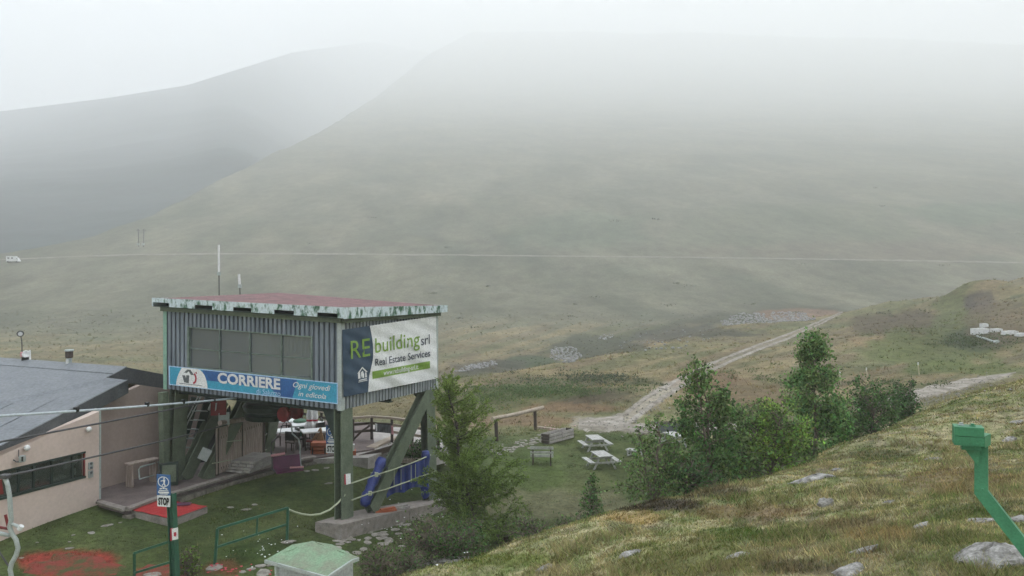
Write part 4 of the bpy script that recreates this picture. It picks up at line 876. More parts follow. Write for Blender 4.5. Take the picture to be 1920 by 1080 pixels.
# ------------------------------------------------------------------ stop signs
def stop_face(root, quadpts_blue, quadpts_white, hit, thick):
    SB = quad_surf(*quadpts_blue, hit); SW = quad_surf(*quadpts_white, hit)
    for S, mt, nm in ((SB, 'signblue', 'pictogram_panel'), (SW, 'signwhite', 'stop_panel')):
        q = [S(0, 0), S(1, 0), S(1, 1), S(0, 1)]; p_ = MB().prism(q, thick).build(nm, M[mt], root)
        mb = MB()
        if nm == 'stop_panel': letter_on(mb, lambda s, t: SW(s, t, .012), 'STOP', .08, .92, .83, .2, .05); mb.build('lettering', M['black'], p_)
        else:
            n = 20
            for k in range(n):
                a0, a1 = 2 * math.pi * k / n, 2 * math.pi * (k + 1) / n
                mb.add([SB(.5 + r * math.cos(a), .35 + r * .62 * math.sin(a), .012) for r, a in ((.36, a0), (.42, a0), (.42, a1), (.36, a1))], [(0, 1, 2, 3)])
            for q in (((.5, .14), (.6, .14), (.6, .22), (.5, .22)), ((.48, .23), (.64, .24), (.6, .42), (.5, .42)), ((.5, .42), (.6, .42), (.68, .56), (.6, .57)), ((.5, .42), (.55, .42), (.42, .55), (.36, .53)), ((.3, .3), (.5, .27), (.5, .31), (.3, .34))): mb.add([SB(s, t, .012) for s, t in q], [(0, 1, 2, 3)])
            for q in (((.2, .68), (.36, .64), (.4, .7), (.24, .73)), ((.42, .62), (.58, .62), (.58, .7), (.42, .7)), ((.64, .64), (.8, .68), (.76, .73), (.6, .7)), ((.15, .76), (.85, .76), (.85, .8), (.15, .8)), ((.1, .83), (.9, .83), (.9, .9), (.1, .9)), ((.2, .92), (.8, .92), (.8, .96), (.2, .96))): mb.add([SB(s, t, .012) for s, t in q], [(0, 1, 2, 3)])
            mb.build('pictogram', M['signwhite'], p_)
d_ = 20.1; gd = lambda x, y, o=0.0: P(x, y, d_ - .15 - o)
sp1 = empty('sign_post', P(328, 1100, d_)); tag(sp1, 'green steel post carrying blue and white stop panels at the end of the railing', 'sign post')
MB().hbeam(P(329.5, 1110, d_), P(321, 925, d_), .15, .17, Vector((1, -.3, 0)), .02, .02).build('post', M['gpaint'], sp1)
stop_face(sp1, ((293.5, 889), (319, 891), (319.5, 929), (294, 928)), ((294.5, 929), (319, 930), (318.5, 951), (295, 949)), gd, Vector((0, .02, 0)))
SN = quad_surf((322, 992), (333.5, 989), (334, 1011), (323, 1013), lambda x, y, o: P(x, y, d_ - .16 - o)); nt2 = MB().prism([SN(0, 0), SN(1, 0), SN(1, 1), SN(0, 1)], Vector((0, .01, 0))).build('notice', M['signwhite'], sp1)
mb = MB(); mb.add([SN(s, t, .01) for s, t in ((.3, .35), (.7, .35), (.75, .6), (.55, .75), (.3, .65))], [(0, 1, 2, 3, 4)]); mb.build('print', M['red_print'], nt2)
MB().box(P(321.8, 1002, d_ - .1), (.03, .1, .28)).build('red_edge', M['red_print'], sp1)
d2 = 26.2; sp2 = empty('stop_sign', P(622, 850, d2)); tag(sp2, 'blue and white stop sign hung beside the front right leg of the station', 'sign')
stop_face(sp2, ((611, 798), (633, 798), (633.5, 832), (611.5, 832)), ((611.5, 833), (633.5, 833), (633.5, 850), (611.5, 849)), lambda x, y, o: P(x, y, d2 - o), Vector((0, .02, 0)))
MB().beam(P(614, 800, d2 + .03), P(640, 804, d2 - .6), .03, .05).build('bracket', M['dark_green'], sp2)
nq = empty('notice', P(653, 908, 24.8)); tag(nq, 'small white notice with red edge fixed to the front right station leg', 'notice'); MB().prism([P(648, 889, 24.75), P(657, 888, 24.75), P(657.5, 907, 24.75), P(649, 909, 24.75)], Vector((0, .02, 0))).build('panel', M['signwhite'], nq); MB().prism([P(645.5, 890, 24.74), P(648, 889, 24.74), P(648.5, 909, 24.74), P(646, 908, 24.74)], Vector((0, .02, 0))).build('red_edge', M['red_print'], nq)

# ------------------------------------------------------------------ green railings
def railing(nm, foot0, foot1, top0, top1, lo0, lo1, lb, mids=(), post2=True):
    e = empty(nm, foot0); tag(e, lb, 'railing'); MB().beam(foot0 - Vector((0, 0, .1)), top0, .065, .065).build('post', M['gpaint'], e)
    if post2: MB().beam(foot1 - Vector((0, 0, .1)), top1, .065, .065).build('post', M['gpaint'], e)
    MB().beam(top0, top1, .055, .055).build('rail', M['gpaint'], e); MB().beam(lo0, lo1, .05, .05).build('rail', M['gpaint'], e)
    for f in mids: MB().beam(lo0.lerp(lo1, f), top0.lerp(top1, f), .04, .04).build('strut', M['gpaint'], e)
    return e
g1, g2 = G(402, 1060, 18, 26), G(538, 1013, 18, 28)
da, db = g1.y, g2.y
railing('railing', g1, g2, P(408, 991, da), P(540, 952, db), P(406, 1026, da), P(538, 983, db), 'green steel railing on the lawn between the sign post and the footing', (.55,))
railing('railing', G(252, 1090, 15, 26), P(328, 1090, d_), P(252, 1037, 20.3), P(325, 1013, d_), P(253, 1074, 20.3), P(326, 1052, d_), 'short green railing ending at the stop sign post', post2=False)
rp = empty('rope', P(542, 955, db)); tag(rp, 'pale slack rope from the railing to the front right station leg', 'rope')
MB().tube([P(541, 955, db)] + [P(x, y, db + (25 - db) * f) for x, y, f in ((552, 960, .1), (566, 964, .25), (582, 966, .4), (600, 964, .58), (618, 956, .75), (634, 943, .9), (647, 927, 1.0))], .028, 7).build('strand', M['rope'], rp)

# ------------------------------------------------------------------ blue pads and ropes on the right hand legs
def padroll(nm, a, b, r, lb, flat=1.0):
    e = empty(nm, b); tag(e, lb, 'safety pad', 'blue safety pads on the station legs'); n = 16; k = 14; vs = []
    ax = (b - a).normalized(); e1 = Vector((1, 0, 0)); e1 = (e1 - ax * e1.dot(ax)).normalized(); e2 = ax.cross(e1)
    for i in range(k + 1):
        f = i / k; c = a.lerp(b, f); rr_ = r * (1 + .12 * math.sin(f * 17) + .1 * math.sin(f * 41 + 1)) * (.8 if i in (0, k) else 1)
        for j in range(n):
            t = 2 * math.pi * j / n; q = rr_ * (1 + .1 * math.sin(3 * t + f * 9)); vs.append(c + e1 * math.cos(t) * q + e2 * math.sin(t) * q * flat)
    MB().add(vs, [(i * n + j, i * n + (j + 1) % n, (i + 1) * n + (j + 1) % n, (i + 1) * n + j) for i in range(k) for j in range(n)] + [tuple(range(n)), tuple(range(k * n + n - 1, k * n - 1, -1))]).build('padding', M['tarp'], e, smooth=True)
    for f in (.35, .8): q = a.lerp(b, f); MB().tube([q + e1 * r * 1.12 + e2 * r * .2, q + e2 * r * 1.12 * flat, q - e1 * r * 1.12 + e2 * .2 * r], .012, 5).build('strap', M['rope'], e)
padroll('safety_pad', P(717, 860, 27.0), P(681, 948, 26.0), .155, 'rolled blue pad tied along the leaning station brace')
padroll('safety_pad', P(798, 846, 29.4), P(797, 934, 29.5), .14, 'upright blue pad wrapped round the rear right station leg')
tp1 = empty('tarpaulin', P(760, 925, 28)); tag(tp1, 'blue tarpaulin hung between the brace and the rear right station leg', 'tarpaulin')
vs = []; nu_, nv_ = 26, 10
for i in range(nu_ + 1):
    f = i / nu_
    for j in range(nv_ + 1):
        g = j / nv_; x = 725 + 72 * f; y0 = 876 - 15 * f + 3 * math.sin(math.pi * f); y1 = 934 - 22 * f - 5 * abs(math.sin(f * 7)) ; d = 27.3 + 1.9 * f + .09 * math.sin(f * 13 + g * 3) + .06 * math.sin(f * 31 - g * 2)
        vs.append(P(x, y0 + (y1 - y0) * g, d))
MB().add(vs, [(i * 11 + j, i * 11 + j + 1, (i + 1) * 11 + j + 1, (i + 1) * 11 + j) for i in range(nu_) for j in range(nv_)]).build('cloth', M['tarp'], tp1, smooth=True)
for x, y0, y1, d in ((739, 878, 912, 27.5), (752, 880, 918, 27.9), (771, 872, 905, 28.4), (779, 870, 903, 28.6)): MB().tube([P(x, y0, d - .12), P(x, y1, d - .12)], .012, 5).build('cord', M['rope'], tp1)
for pts, lb in (([P(659, 906, 25.0), P(706, 890, 26.2), P(733, 882, 27.0), P(770, 869, 28.3), P(808, 853, 29.6)], 'upper pale rope strung past the blue tarpaulin to the rear leg'), ([P(659, 938, 25.0), P(694, 925, 26.0), P(722, 918, 26.8), P(770, 901, 28.0), P(818, 883, 29.4)], 'lower pale rope strung past the blue tarpaulin to the rear leg')):
    e = empty('rope', pts[0]); tag(e, lb, 'rope'); MB().tube(pts, .022, 6).build('strand', M['rope'], e); MB().box(pts[1], (.1, .1, .12)).build('knot', M['rope'], e)
# bits lying on the footing
for px, py, lb, sx in ((722, 950, 'reddish board leaning on the footing behind the brace', .7), (742, 944, 'brown plank lying on the footing below the tarpaulin', .9)):
    p = P(px, py, 26.6 if px < 730 else 27.2); p.z = zt(p) + .05; o = MB().box(p, (sx, .22, .06), .5).box(p + Vector((.08, .03, .055)), (sx * .7, .12, .045), .62).build('board', M['orange' if px < 730 else 'plank_g'], origin=p); tag(o, lb, 'board')

# ------------------------------------------------------------------ chairlift chairs
def lift_chair(root, o, sc, ang, parts=True):
    R = Matrix.Rotation(ang, 3, 'Z'); T = lambda x, y, z: o + R @ Vector((x, y, z)) * sc
    # local: x across the seat, -y front, z up from seat
    for s in (-1, 1):
        MB().tube([T(.18 * s, .05, 1.55), T(.24 * s, .12, 1.2), T(.5 * s, .2, .95), T(.55 * s, .16, .7), T(.52 * s, .1, .35), T(.54 * s, .02, .0), T(.5 * s, -.3, -.06)], .03 * sc, 8).build('side_tube', M['wire'] if s < 0 else M['greytube'], root)
    MB().tube([T(0, .05, 2.5), T(0, .05, 1.75), T(-.18, .05, 1.55), T(.18, .05, 1.55), T(0, .05, 1.75)], .028 * sc, 8).build('hanger', M['wire'], root)
    MB().hexa([T(-.5, -.02, .0), T(.5, -.02, .0), T(.5, .04, .0), T(-.5, .04, .0)], [T(-.5, .08, .42), T(.5, .08, .42), T(.5, .13, .42), T(-.5, .13, .42)]).build('backrest', M['purple'], root)
    MB().tube([T(-.56, .1, .47), T(-.05, .1, .5)], .05 * sc, 8).build('arm_pad', M['pink'], root)
    MB().hexa([T(-.5, -.45, -.1), T(.5, -.45, -.1), T(.5, .0, -.06), T(-.5, .0, -.06)], [T(-.5, -.45, -.04), T(.5, -.45, -.04), T(.5, .0, .0), T(-.5, .0, .0)]).build('seat', M['purple'], root)
    MB().tube([T(.05, -.2, .02), T(.5, -.42, .03)], .035 * sc, 8).build('foot_bar', M['pink'], root)
o = P(538, 876, 28.8); chair = empty('lift_chair', o); tag(chair, 'purple two seat lift chair hanging below the station in front of the terrace', 'lift chair'); lift_chair(chair, o, .92, .55)
lc = empty('lift_chair', P(20, 1090, 18)); tag(lc, 'pale tubed lift chair cut off by the left edge of the picture', 'lift chair')
dL = 18.0; q = lambda x, y, o=0.0: P(x, y, dL + o)
MB().tube([q(9, 895), q(14, 908), q(18, 930), q(20, 960), q(21, 975), q(18, 988), q(22, 1000), q(30, 1012), q(34, 1028), q(30, 1042), q(22, 1056), q(19, 1068), q(22, 1085), q(24, 1120)], .05, 10).build('side_tube', M['greytube'], lc, smooth=True)
MB().tube([q(-40, 990), q(0, 1000), q(18, 1004)], .045, 8).build('seat_tube', M['greytube'], lc, smooth=True); MB().tube([q(20, 982), q(30, 985), q(39, 990)], .035, 8).build('foot_rest_arm', M['greytube'], lc); MB().tube([q(36, 993), q(41, 986)], .055, 8).build('foot_rest_pad', M['white'], lc)
MB().hexa([q(-50, 935), q(7, 926), q(7, 926, .1), q(-50, 935, .1)], [q(-50, 898), q(3, 895), q(3, 895, .1), q(-50, 898, .1)]).build('backrest', M['red_iron'], lc); MB().box(q(9, 893), (.16, .18, .08)).build('hinge', M['wire'], lc)
MB().tube([q(-30, 900), q(6, 894)], .05, 8).build('top_bar', M['pink'], lc); MB().tube([q(10, 965, .5), q(16, 990, .5)], .03, 6).build('brace_bar', M['red_iron'], lc); MB().tube([q(-20, 985, .5), q(18, 992, .5)], .03, 6).build('brace_bar', M['red_iron'], lc)
MB().tube([q(-10, 1022, .4), q(6, 1046, .4), q(18, 1064, .4)], .02, 6).build('rear_strut', M['wire'], lc)

# ------------------------------------------------------------------ little hut in the foreground
hut = empty('small_hut', P(590, 1090, 18.6)); tag(hut, 'small pale hut with mossy green felt roof at the lower edge', 'hut')
hA, hB, hC, hD = P(497, 1050, 18.3), P(613, 1081, 17.0), P(674, 1048.5, 18.4), P(566, 1024, 19.9)
rtop0, rtop1 = P(553, 1021, 19.2), P(612, 1023, 18.9)
mid = lambda a, b, f=.5: a.lerp(b, f)
# roof: long hipped sheet falling to the front, folded at the right hand end
kA, kB = P(552, 1021, 19.4), P(612, 1022, 19.5); kC = P(672, 1046, 18.5); kD = P(660, 1050, 18.0)
tkh = Vector((0, 0, -.05))
def slab(pts, n=10):
    a, b, c, d = pts; vs = []
    for i in range(n + 1):
        for j in range(n + 1):
            p = a.lerp(b, i / n).lerp(d.lerp(c, i / n), j / n); vs.append(p + Vector((0, 0, .02 * math.sin(i * 1.3 + j * .9))))
    return MB().add(vs, [(i * (n + 1) + j, i * (n + 1) + j + 1, (i + 1) * (n + 1) + j + 1, (i + 1) * (n + 1) + j) for i in range(n) for j in range(n)])
slab([hA, hB, kC, kA.lerp(kB, .5) + Vector((.0, .2, .02))]).build('roof', M['hutroof'], hut, smooth=True)
rb2 = MB(); rb2.prism([hA, kA.lerp(kB, .5) + Vector((.0, .2, .02)), kA - Vector((.05, 0, 0))], tkh); rb2.prism([kA.lerp(kB, .5) + Vector((.0, .2, .02)), kC, kB + Vector((.12, .1, -.02))], tkh); rb2.build('rear_roof', M['hutroof'], hut)
tr = MB(); tr.beam(hA + Vector((0, 0, -.03)), hB + Vector((0, 0, -.03)), .04, .07); tr.beam(hB + Vector((0, 0, -.03)), kD + Vector((0, 0, -.03)), .04, .07); tr.beam(kD + Vector((0, 0, -.03)), kC + Vector((0, 0, -.03)), .04, .07); tr.build('roof_trim', M['trim'], hut)
wA, wB, wC = P(521, 1058, 18.1), P(612, 1082, 17.15), P(662, 1055, 18.1); dnh = Vector((0, 0, -1.0))
hw = MB(); hw.prism([wA, wB, wB + dnh, wA + dnh], Vector((.02, .06, 0))); hw.build('front_board', M['hutwall'], hut); hw = MB(); hw.prism([wB, wC, wC + dnh, wB + dnh], Vector((-.06, .02, 0))); hw.build('side_board', M['hutwall'], hut)
MB().beam(wA + Vector((-.02, -.02, .02)), wA + dnh, .07, .07).build('corner_post', M['trim'], hut)
# ------------------------------------------------------------------ things out on the terrace
ZT = -7.3
def onT(px, py): return PZ(px, py, ZT)
tf = MB(); tpx = [(588, 861), (640, 858), (690, 858), (742, 838), (812, 845), (840, 838), (840, 806), (735, 800), (640, 790), (560, 786), (500, 786), (500, 850)]
tpp = [onT(x, y) for x, y in tpx]; tf.prism([p + Vector((0, 0, -.005)) for p in tpp], Vector((0, 0, -.6))); dk2 = tf.build('plank_terrace', M['plank_g']); tag(dk2, kind='structure')
def table_local(lb, loc, rz, w=1.3, l=.8, h=.74):
    e = empty('terrace_table', loc, rz); tag(e, lb, 'table', 'white tables on the terrace'); MB().box((0, 0, h), (w, l, .05)).build('table_top', M['white'], e, local=True)
    for sx in (-1, 1):
        for sy in (-1, 1): MB().beam((sx * (w / 2 - .1), sy * (l / 2 - .1), 0), (sx * (w / 2 - .1), sy * (l / 2 - .1), h - .025), .06, .06).build('leg', M['wood_d'], e, local=True)
    return e
T0 = table_local('white terrace table nearest the purple lift chair', onT(530, 843), .3)
for (x, y, r, lb) in ((528, 822, .2, 'white terrace table second from the station rear leg'), (527, 806, .1, 'white terrace table farthest back beside the rail'), (578, 829, .3, 'white terrace table below the folded parasols'), (597, 842, .4, 'white terrace table behind the leaning tan boards')):
    c = copy_tree(T0); c.location = onT(x, y); c.rotation_euler.z = r; c['label'] = lb
def chair_local(lb, loc, rz):
    e = empty('terrace_chair', loc, rz); tag(e, lb, 'chair', 'dark chairs on the terrace'); MB().box((0, 0, .44), (.42, .42, .04)).build('seat', M['wood_d'], e, local=True); MB().box((0, .2, .7), (.4, .04, .34), 0).build('backrest', M['black'], e, local=True)
    for sx in (-1, 1):
        for sy in (-1, 1): MB().beam((sx * .18, sy * .18, 0), (sx * .18, sy * .18, .42 if sy < 0 else .86), .035, .035).build('leg', M['wood_d'], e, local=True)
    return e
c0 = chair_local('dark terrace chair in front of the nearest white table', onT(549, 850), 2.8)
for i, (x, y, r, lb) in enumerate(((513, 840, 1.2, 'dark terrace chair left of the nearest white table'), (553, 818, -.6, 'dark terrace chair between the second white table and the parasols'), (545, 808, .3, 'dark terrace chair at the back row near the rail'), (594, 824, -1.2, 'dark terrace chair right of the table below the parasols'), (566, 842, 2.2, 'dark terrace chair in front of the table below the parasols'), (606, 834, .8, 'dark terrace chair beside the leaning tan boards'))):
    c = copy_tree(c0); c.location = onT(x, y); c.rotation_euler.z = r; c['label'] = lb
def parasol(px, py, top, lb):
    b = onT(px, py); e = empty('folded_parasol', b); tag(e, lb, 'parasol', 'folded parasols on the terrace'); t = P(px, top, b.y); h = t.z - b.z
    MB().tube([b, t], .03, 8).build('pole', M['wood_d'], e); n = 14; k = 10; vs = []
    for i in range(k + 1):
        f = i / k; z = h * (.38 + .6 * f); r0_ = (.2 - .15 * f) * (1 if i else .7) * (1 - .45 * math.exp(-((f - .35) / .08) ** 2))
        for j in range(n): t_ = 2 * math.pi * j / n; q = r0_ * (1 + .25 * math.cos(7 * t_)); vs.append(b + Vector((math.cos(t_) * q, math.sin(t_) * q, z)))
    MB().add(vs, [(i * n + j, i * n + (j + 1) % n, (i + 1) * n + (j + 1) % n, (i + 1) * n + j) for i in range(k) for j in range(n)]).build('canopy', M['banner_w'], e, smooth=True); MB().box(b + Vector((0, 0, .05)), (.5, .5, .1)).build('foot', M['concrete'], e)
    c = b + Vector((0, 0, h * .6)); MB().lathe(c, [(.13, -.03), (.13, .03)], 12).build('tie', M['red_print'], e)
parasol(581, 834, 757, 'left of the two folded white parasols on the terrace'); parasol(590, 832, 758, 'right of the two folded white parasols on the terrace')
tb = onT(595, 846); e = empty('leaning_boards', tb); tag(e, 'tan boards leaning together like a trestle by the hanging stop sign', 'boards')
MB().prism([P(584, 826, tb.y), P(599, 803, tb.y), P(602, 803, tb.y), P(590, 826, tb.y)], Vector((0, .12, 0))).build('board', M['tanwood'], e); MB().prism([P(592, 826, tb.y), P(602, 804, tb.y), P(607, 826, tb.y)], Vector((0, .1, 0))).build('board', M['tanwood'], e); MB().beam(P(576, 826, tb.y), P(608, 828, tb.y), .3, .06).build('shelf', M['red_iron'], e)
for x in (582, 604): MB().beam(P(x, 828, tb.y), Vector((P(x, 828, tb.y).x, tb.y, tb.z)), .06, .06).build('leg', M['wood_d'], e)
ob = onT(600, 852); e = empty('crate', ob); tag(e, 'orange crate on the terrace left of the hanging stop sign', 'crate'); 
for z in (.1, .26, .42): MB().box(ob + Vector((0, 0, z)), (.62, .4, .12)).build('slat', M['orange'], e)
for x in (-.24, .24): MB().box(ob + Vector((x, 0, .15)), (.06, .42, .3)).build('leg', M['wood_d'], e)
gb = onT(562, 826); e = empty('waste_bin', gb); tag(e, 'green waste bin on the terrace beside the folded parasols', 'bin'); MB().lathe(gb, [(.2, 0), (.24, .75), (.26, .76), (.26, .8)], 14).build('bin', M['greenbin'], e); MB().lathe(gb, [(.27, .8), (.25, .86), (.1, .9)], 14).build('lid', M['greenbin'], e)
bg_ = onT(600, 823); o = MB().lathe(bg_, [(.1, 0), (.2, .05), (.24, .3), (.2, .5), (.08, .62), (.1, .68)], 12).build('dark_sack', M['wood_d'], origin=bg_); tag(o, 'dark tied sack on the terrace behind the leaning boards', 'sack')
# terrace rail
tr_ = empty('terrace_rail', onT(662, 833)); tag(tr_, 'dark timber rail fence along the back of the terrace', 'fence')
posts = [(512, 795), (566, 806), (603, 814), (662, 829), (697, 826), (735, 829), (773, 835), (822, 842)]
pp = [onT(x, y) for x, y in posts]; topz = 1.0
for p in pp: MB().beam(p, p + Vector((0, 0, topz)), .1, .1).build('post', M['wood_d'], tr_)
for a, b in zip(pp[:-1], pp[1:]):
    MB().beam(a + Vector((0, -.06, topz)), b + Vector((0, -.06, topz)), .14, .09).build('top_rail', M['wood_l'], tr_)
    for z in (.42, .72): MB().beam(a + Vector((0, 0, z)), b + Vector((0, 0, z)), .05, .1).build('rail', M['wood_d'] if a.x < pp[5].x - .01 else M['wood_l'], tr_)
MB().tube([pp[3] + Vector((.0, -.1, .1)), pp[3] + Vector((.35, -.1, .45)), pp[3] + Vector((.7, -.05, .7))], .045, 7).build('brace', M['wood_d'], tr_)
bl = P(717, 803, 34.0); e = empty('grey_blanket', bl); tag(e, 'grey blanket with pale edge hung over the terrace rail', 'blanket')
vs = [];
for i in range(13):
    for j in range(7): f, g = i / 12, j / 6; vs.append(P(703 + 32 * f, 794 + 4 * f + 15 * g, 33.6 + .05 * math.sin(f * 14 + g * 2)))
MB().add(vs, [(i * 7 + j, i * 7 + j + 1, (i + 1) * 7 + j + 1, (i + 1) * 7 + j) for i in range(12) for j in range(6)]).build('cloth', M['grey_print'], e); MB().prism([P(703, 794, 33.5), P(707, 795, 33.5), P(707, 808, 33.5), P(705, 808, 33.5)], Vector((0, .03, 0))).build('pale_edge', M['white'], e); MB().prism([P(733, 798, 33.5), P(737, 799, 33.5), P(738, 815, 33.5), P(734, 814, 33.5)], Vector((0, .03, 0))).build('red_edge', M['pink'], e)
wb = onT(712, 850); e = empty('terrace_bench', wb); tag(e, 'long pale plank bench near the edge of the terrace', 'bench'); a, b = P(694, 840, 33.3), P(740, 819, 35.2); MB().beam(a, b, .36, .07).build('seat', M['wood_l'], e)
for f in (.14, .85): q = a.lerp(b, f); MB().beam(q, Vector((q.x, q.y, tpp[0].z - .01)), .3, .09, (b - a)).build('leg', M['plank'], e)
e = empty('leaning_plank', P(700, 856, 32.5)); tag(e, 'dark plank propped along the terrace edge below the pale bench', 'plank'); MB().beam(P(672, 859, 32.2), P(742, 838, 33.0), .08, .22).build('plank', M['wood_d'], e)
bx = onT(655, 852); e = empty('paint_box', bx); tag(e, 'red and white box on the terrace just right of the station leg', 'box'); MB().box(bx + Vector((0, 0, .08)), (.5, .4, .16), .2).build('base', M['orange'], e); MB().box(bx + Vector((.03, 0, .27)), (.34, .26, .22), .2).build('top', M['white'], e)
# dark flowering shrub bed at the rear leg and a red flower pot
pot = onT(760, 848); pot = P(762, 838, 33.8); o = MB().lathe(pot, [(.12, -.2), (.18, .05), (.2, .06), (.17, .04)], 12).build('flower_pot', M['red_iron'], origin=pot); tag(o, 'small red flower pot on the terrace behind the leaning brace', 'flower pot')
pl = MB(); pl.beam(P(725, 866, 32.6), P(800, 862, 32.2), .1, .14); o = pl.build('border_log', M['plank'], origin=P(760, 866, 32.4)); tag(o, 'weathered border log on the lawn below the terrace', 'log')

# ------------------------------------------------------------------ lawn furniture
lr = empty('log_rail', G(933, 826, 30, 60)); tag(lr, 'rustic log rail on two posts at the edge of the lawn', 'rail')
f1, f2 = G(932, 827, 30, 60), G(1004, 806, 30, 70); d1, d2_ = f1.y, f2.y
MB().tube([f1 - Vector((0, 0, .2)), P(929.5, 787, d1)], .09, 9).build('post', M['wood_d'], lr); MB().tube([f2 - Vector((0, 0, .2)), P(1003, 769, d2_)], .09, 9).build('post', M['wood_d'], lr)
MB().tube([P(923, 785.5, d1 - .3), P(970, 776, (d1 + d2_) / 2), P(1018, 764, d2_ + .6)], .1, 10).build('log', M['wood_l'], lr)
kl = MB(); a, b = G(1008, 803, 30, 70), G(1048, 808, 30, 70); kl.beam(a, b, .2, .22); o = kl.build('kerb_log', M['wood_l'], origin=a); tag(o, 'pale log lying on the grass between the log rail and the planter', 'log')
# planter of two trough sections
pa, pb = G(1030, 834, 30, 60), G(1076, 822, 30, 60); pln = empty('wooden_planter', pa); tag(pln, 'long slatted wooden planter with dry flowers beside the stone path', 'planter')
dr = (pb - pa); dr.z = 0; ln = dr.length; dr.normalize(); sd = Vector((-dr.y, dr.x, 0))
for z in (.1, .26, .42):
    for k in range(2): MB().beam(pa + dr * (k * ln / 2 + .02) + Vector((0, 0, z)), pa + dr * ((k + 1) * ln / 2 - .02) + Vector((0, 0, z)), .04, .13).build('slat', M['plank_g'], pln)
    MB().beam(pa + sd * .5 + Vector((0, 0, z)), pb + sd * .5 + Vector((0, 0, z)), .04, .13).build('slat', M['plank_g'], pln)
    MB().beam(pa + sd * .03 + Vector((0, 0, z)), pa + sd * .47 + Vector((0, 0, z)), .04, .13).build('slat', M['wood_d'], pln)
    MB().beam(pb + sd * .03 + Vector((0, 0, z)), pb + sd * .47 + Vector((0, 0, z)), .04, .13).build('slat', M['wood_d'], pln)
MB().prism([pa + dr * .05 + sd * .05 + Vector((0, 0, .38)), pb - dr * .05 + sd * .05 + Vector((0, 0, .38)), pb - dr * .05 + sd * .45 + Vector((0, 0, .38)), pa + dr * .05 + sd * .45 + Vector((0, 0, .38))], Vector((0, 0, -.1))).build('soil', M['soil'], pln)
# small black planter behind the birch
bx = G(1250, 812, 30, 60); e = empty('dark_trough', bx); tag(e, 'dark trough planter half hidden behind the birch', 'planter'); MB().box(bx + Vector((.3, .3, .24)), (1.5, .6, .5), .15).build('trough', M['grey_print'], e); MB().box(bx + Vector((.3, .3, .5)), (1.4, .5, .03), .15).build('soil', M['soil'], e)
# park bench
pk = G(1016, 872, 28, 50); bench = empty('park_bench', pk, -.05); bench.scale = (.86, .86, .86); tag(bench, 'whitish slatted park bench standing alone on the lawn', 'bench')
for z in (.52, .7, .93): MB().box((0, -.22 - (z - .5) * .1, z), (1.18, .035, .11 if z < .9 else .14)).build('back_slat', M['bench'], bench, local=True)
for y in (-.05, .12, .29): MB().box((0, y, .44), (1.16, .13, .035)).build('seat_slat', M['bench'], bench, local=True)
for sx in (-1, 1):
    l = MB(); l.beam((sx * .45, -.19, 0), (sx * .45, -.24, .97), .06, .06); l.beam((sx * .45, .3, 0), (sx * .45, .3, .42), .06, .06); l.beam((sx * .45, -.18, .41), (sx * .45, .32, .41), .06, .05); l.build('leg', M['wood_d'], bench, local=True)
# picnic tables
def picnic(lb, loc, rz):
    e = empty('picnic_table', loc, rz); e.scale = (.76, .76, .76); tag(e, lb, 'picnic table', 'picnic tables on the lawn')
    for k in range(5): MB().box(((k - 2) * .17, 0, .76), (.155, 1.5, .045)).build('top_board', M['bench'], e, local=True)
    for sx in (-1, 1):
        for k in range(2): MB().box((sx * (.72 + k * .15), 0, .44), (.14, 1.5, .045)).build('seat_board', M['bench'], e, local=True)
    for sy in (-.55, .55):
        MB().box((0, sy, .38), (1.7, .05, .1)).build('cross_beam', M['bench'], e, local=True); MB().box((0, sy, .69), (.8, .05, .09)).build('cross_beam', M['bench'], e, local=True)
        for sx in (-1, 1): MB().beam((sx * .66, sy + .052, -.03), (sx * .26, sy + .052, .735), .05, .1, (1, 0, 0)).build('leg', M['bench'], e, local=True)
    return e
pt = picnic('whitish picnic table nearest the camera, right of the park bench', G(1128, 876, 28, 50), .25)
for x, y, r, lb in ((1116, 843, .22, 'whitish picnic table behind the nearest one, beside the planter'), (1263, 836, .3, 'whitish picnic table partly hidden behind the birch')):
    c = copy_tree(pt); c.location = G(x, y, 28, 60); c.rotation_euler.z = r; c['label'] = lb
bq = G(1190, 856, 28, 60); e = empty('low_bench', bq, -.6); tag(e, 'low pale bench on the lawn left of the sparse shrub', 'bench')
for k in (-1, 1): MB().box((0, k * .1, .3), (.75, .17, .05)).build('seat_board', M['bench'], e, local=True); MB().box((k * .28, 0, .13), (.08, .3, .28)).build('leg', M['bench'], e, local=True)

# ------------------------------------------------------------------ green lift arm on the right
aD = 7.4; ag = empty('pylon_arm', P(1960, 1090, aD)); tag(ag, 'bright green steel arm with clamped head rising at the right edge', 'steel arm')
pA = P(1840, 822, aD + .05); pB = P(1840, 922, aD); pC = P(1985, 1108, aD - .35)
sw = 30 / F_ * aD
def sq_path(pts, w, h, upv):
    """mitred square tube"""
    mb = MB(); rings = []
    for i, p in enumerate(pts):
        d0 = (pts[i] - pts[i - 1]).normalized() if i else (pts[1] - pts[0]).normalized(); d1 = (pts[i + 1] - pts[i]).normalized() if i < len(pts) - 1 else d0
        t = (d0 + d1).normalized(); side = upv.cross(t).normalized(); sc_ = 1 / max(.5, t.dot(d0)); dp = upv - t * upv.dot(t); dp.normalize()
        rings.append([p + side * (w / 2 * a * sc_) + dp * (h / 2 * b) for a, b in ((-1, -1), (1, -1), (1, 1), (-1, 1))])
    vs = [v for r in rings for v in r]; fs = []
    for i in range(len(pts) - 1): fs += [(i * 4 + k, i * 4 + (k + 1) % 4, i * 4 + 4 + (k + 1) % 4, i * 4 + 4 + k) for k in range(4)]
    return mb.add(vs, fs + [(3, 2, 1, 0), tuple(range(len(vs) - 4, len(vs)))])
rotv = Vector((.5, .866, 0)).normalized()
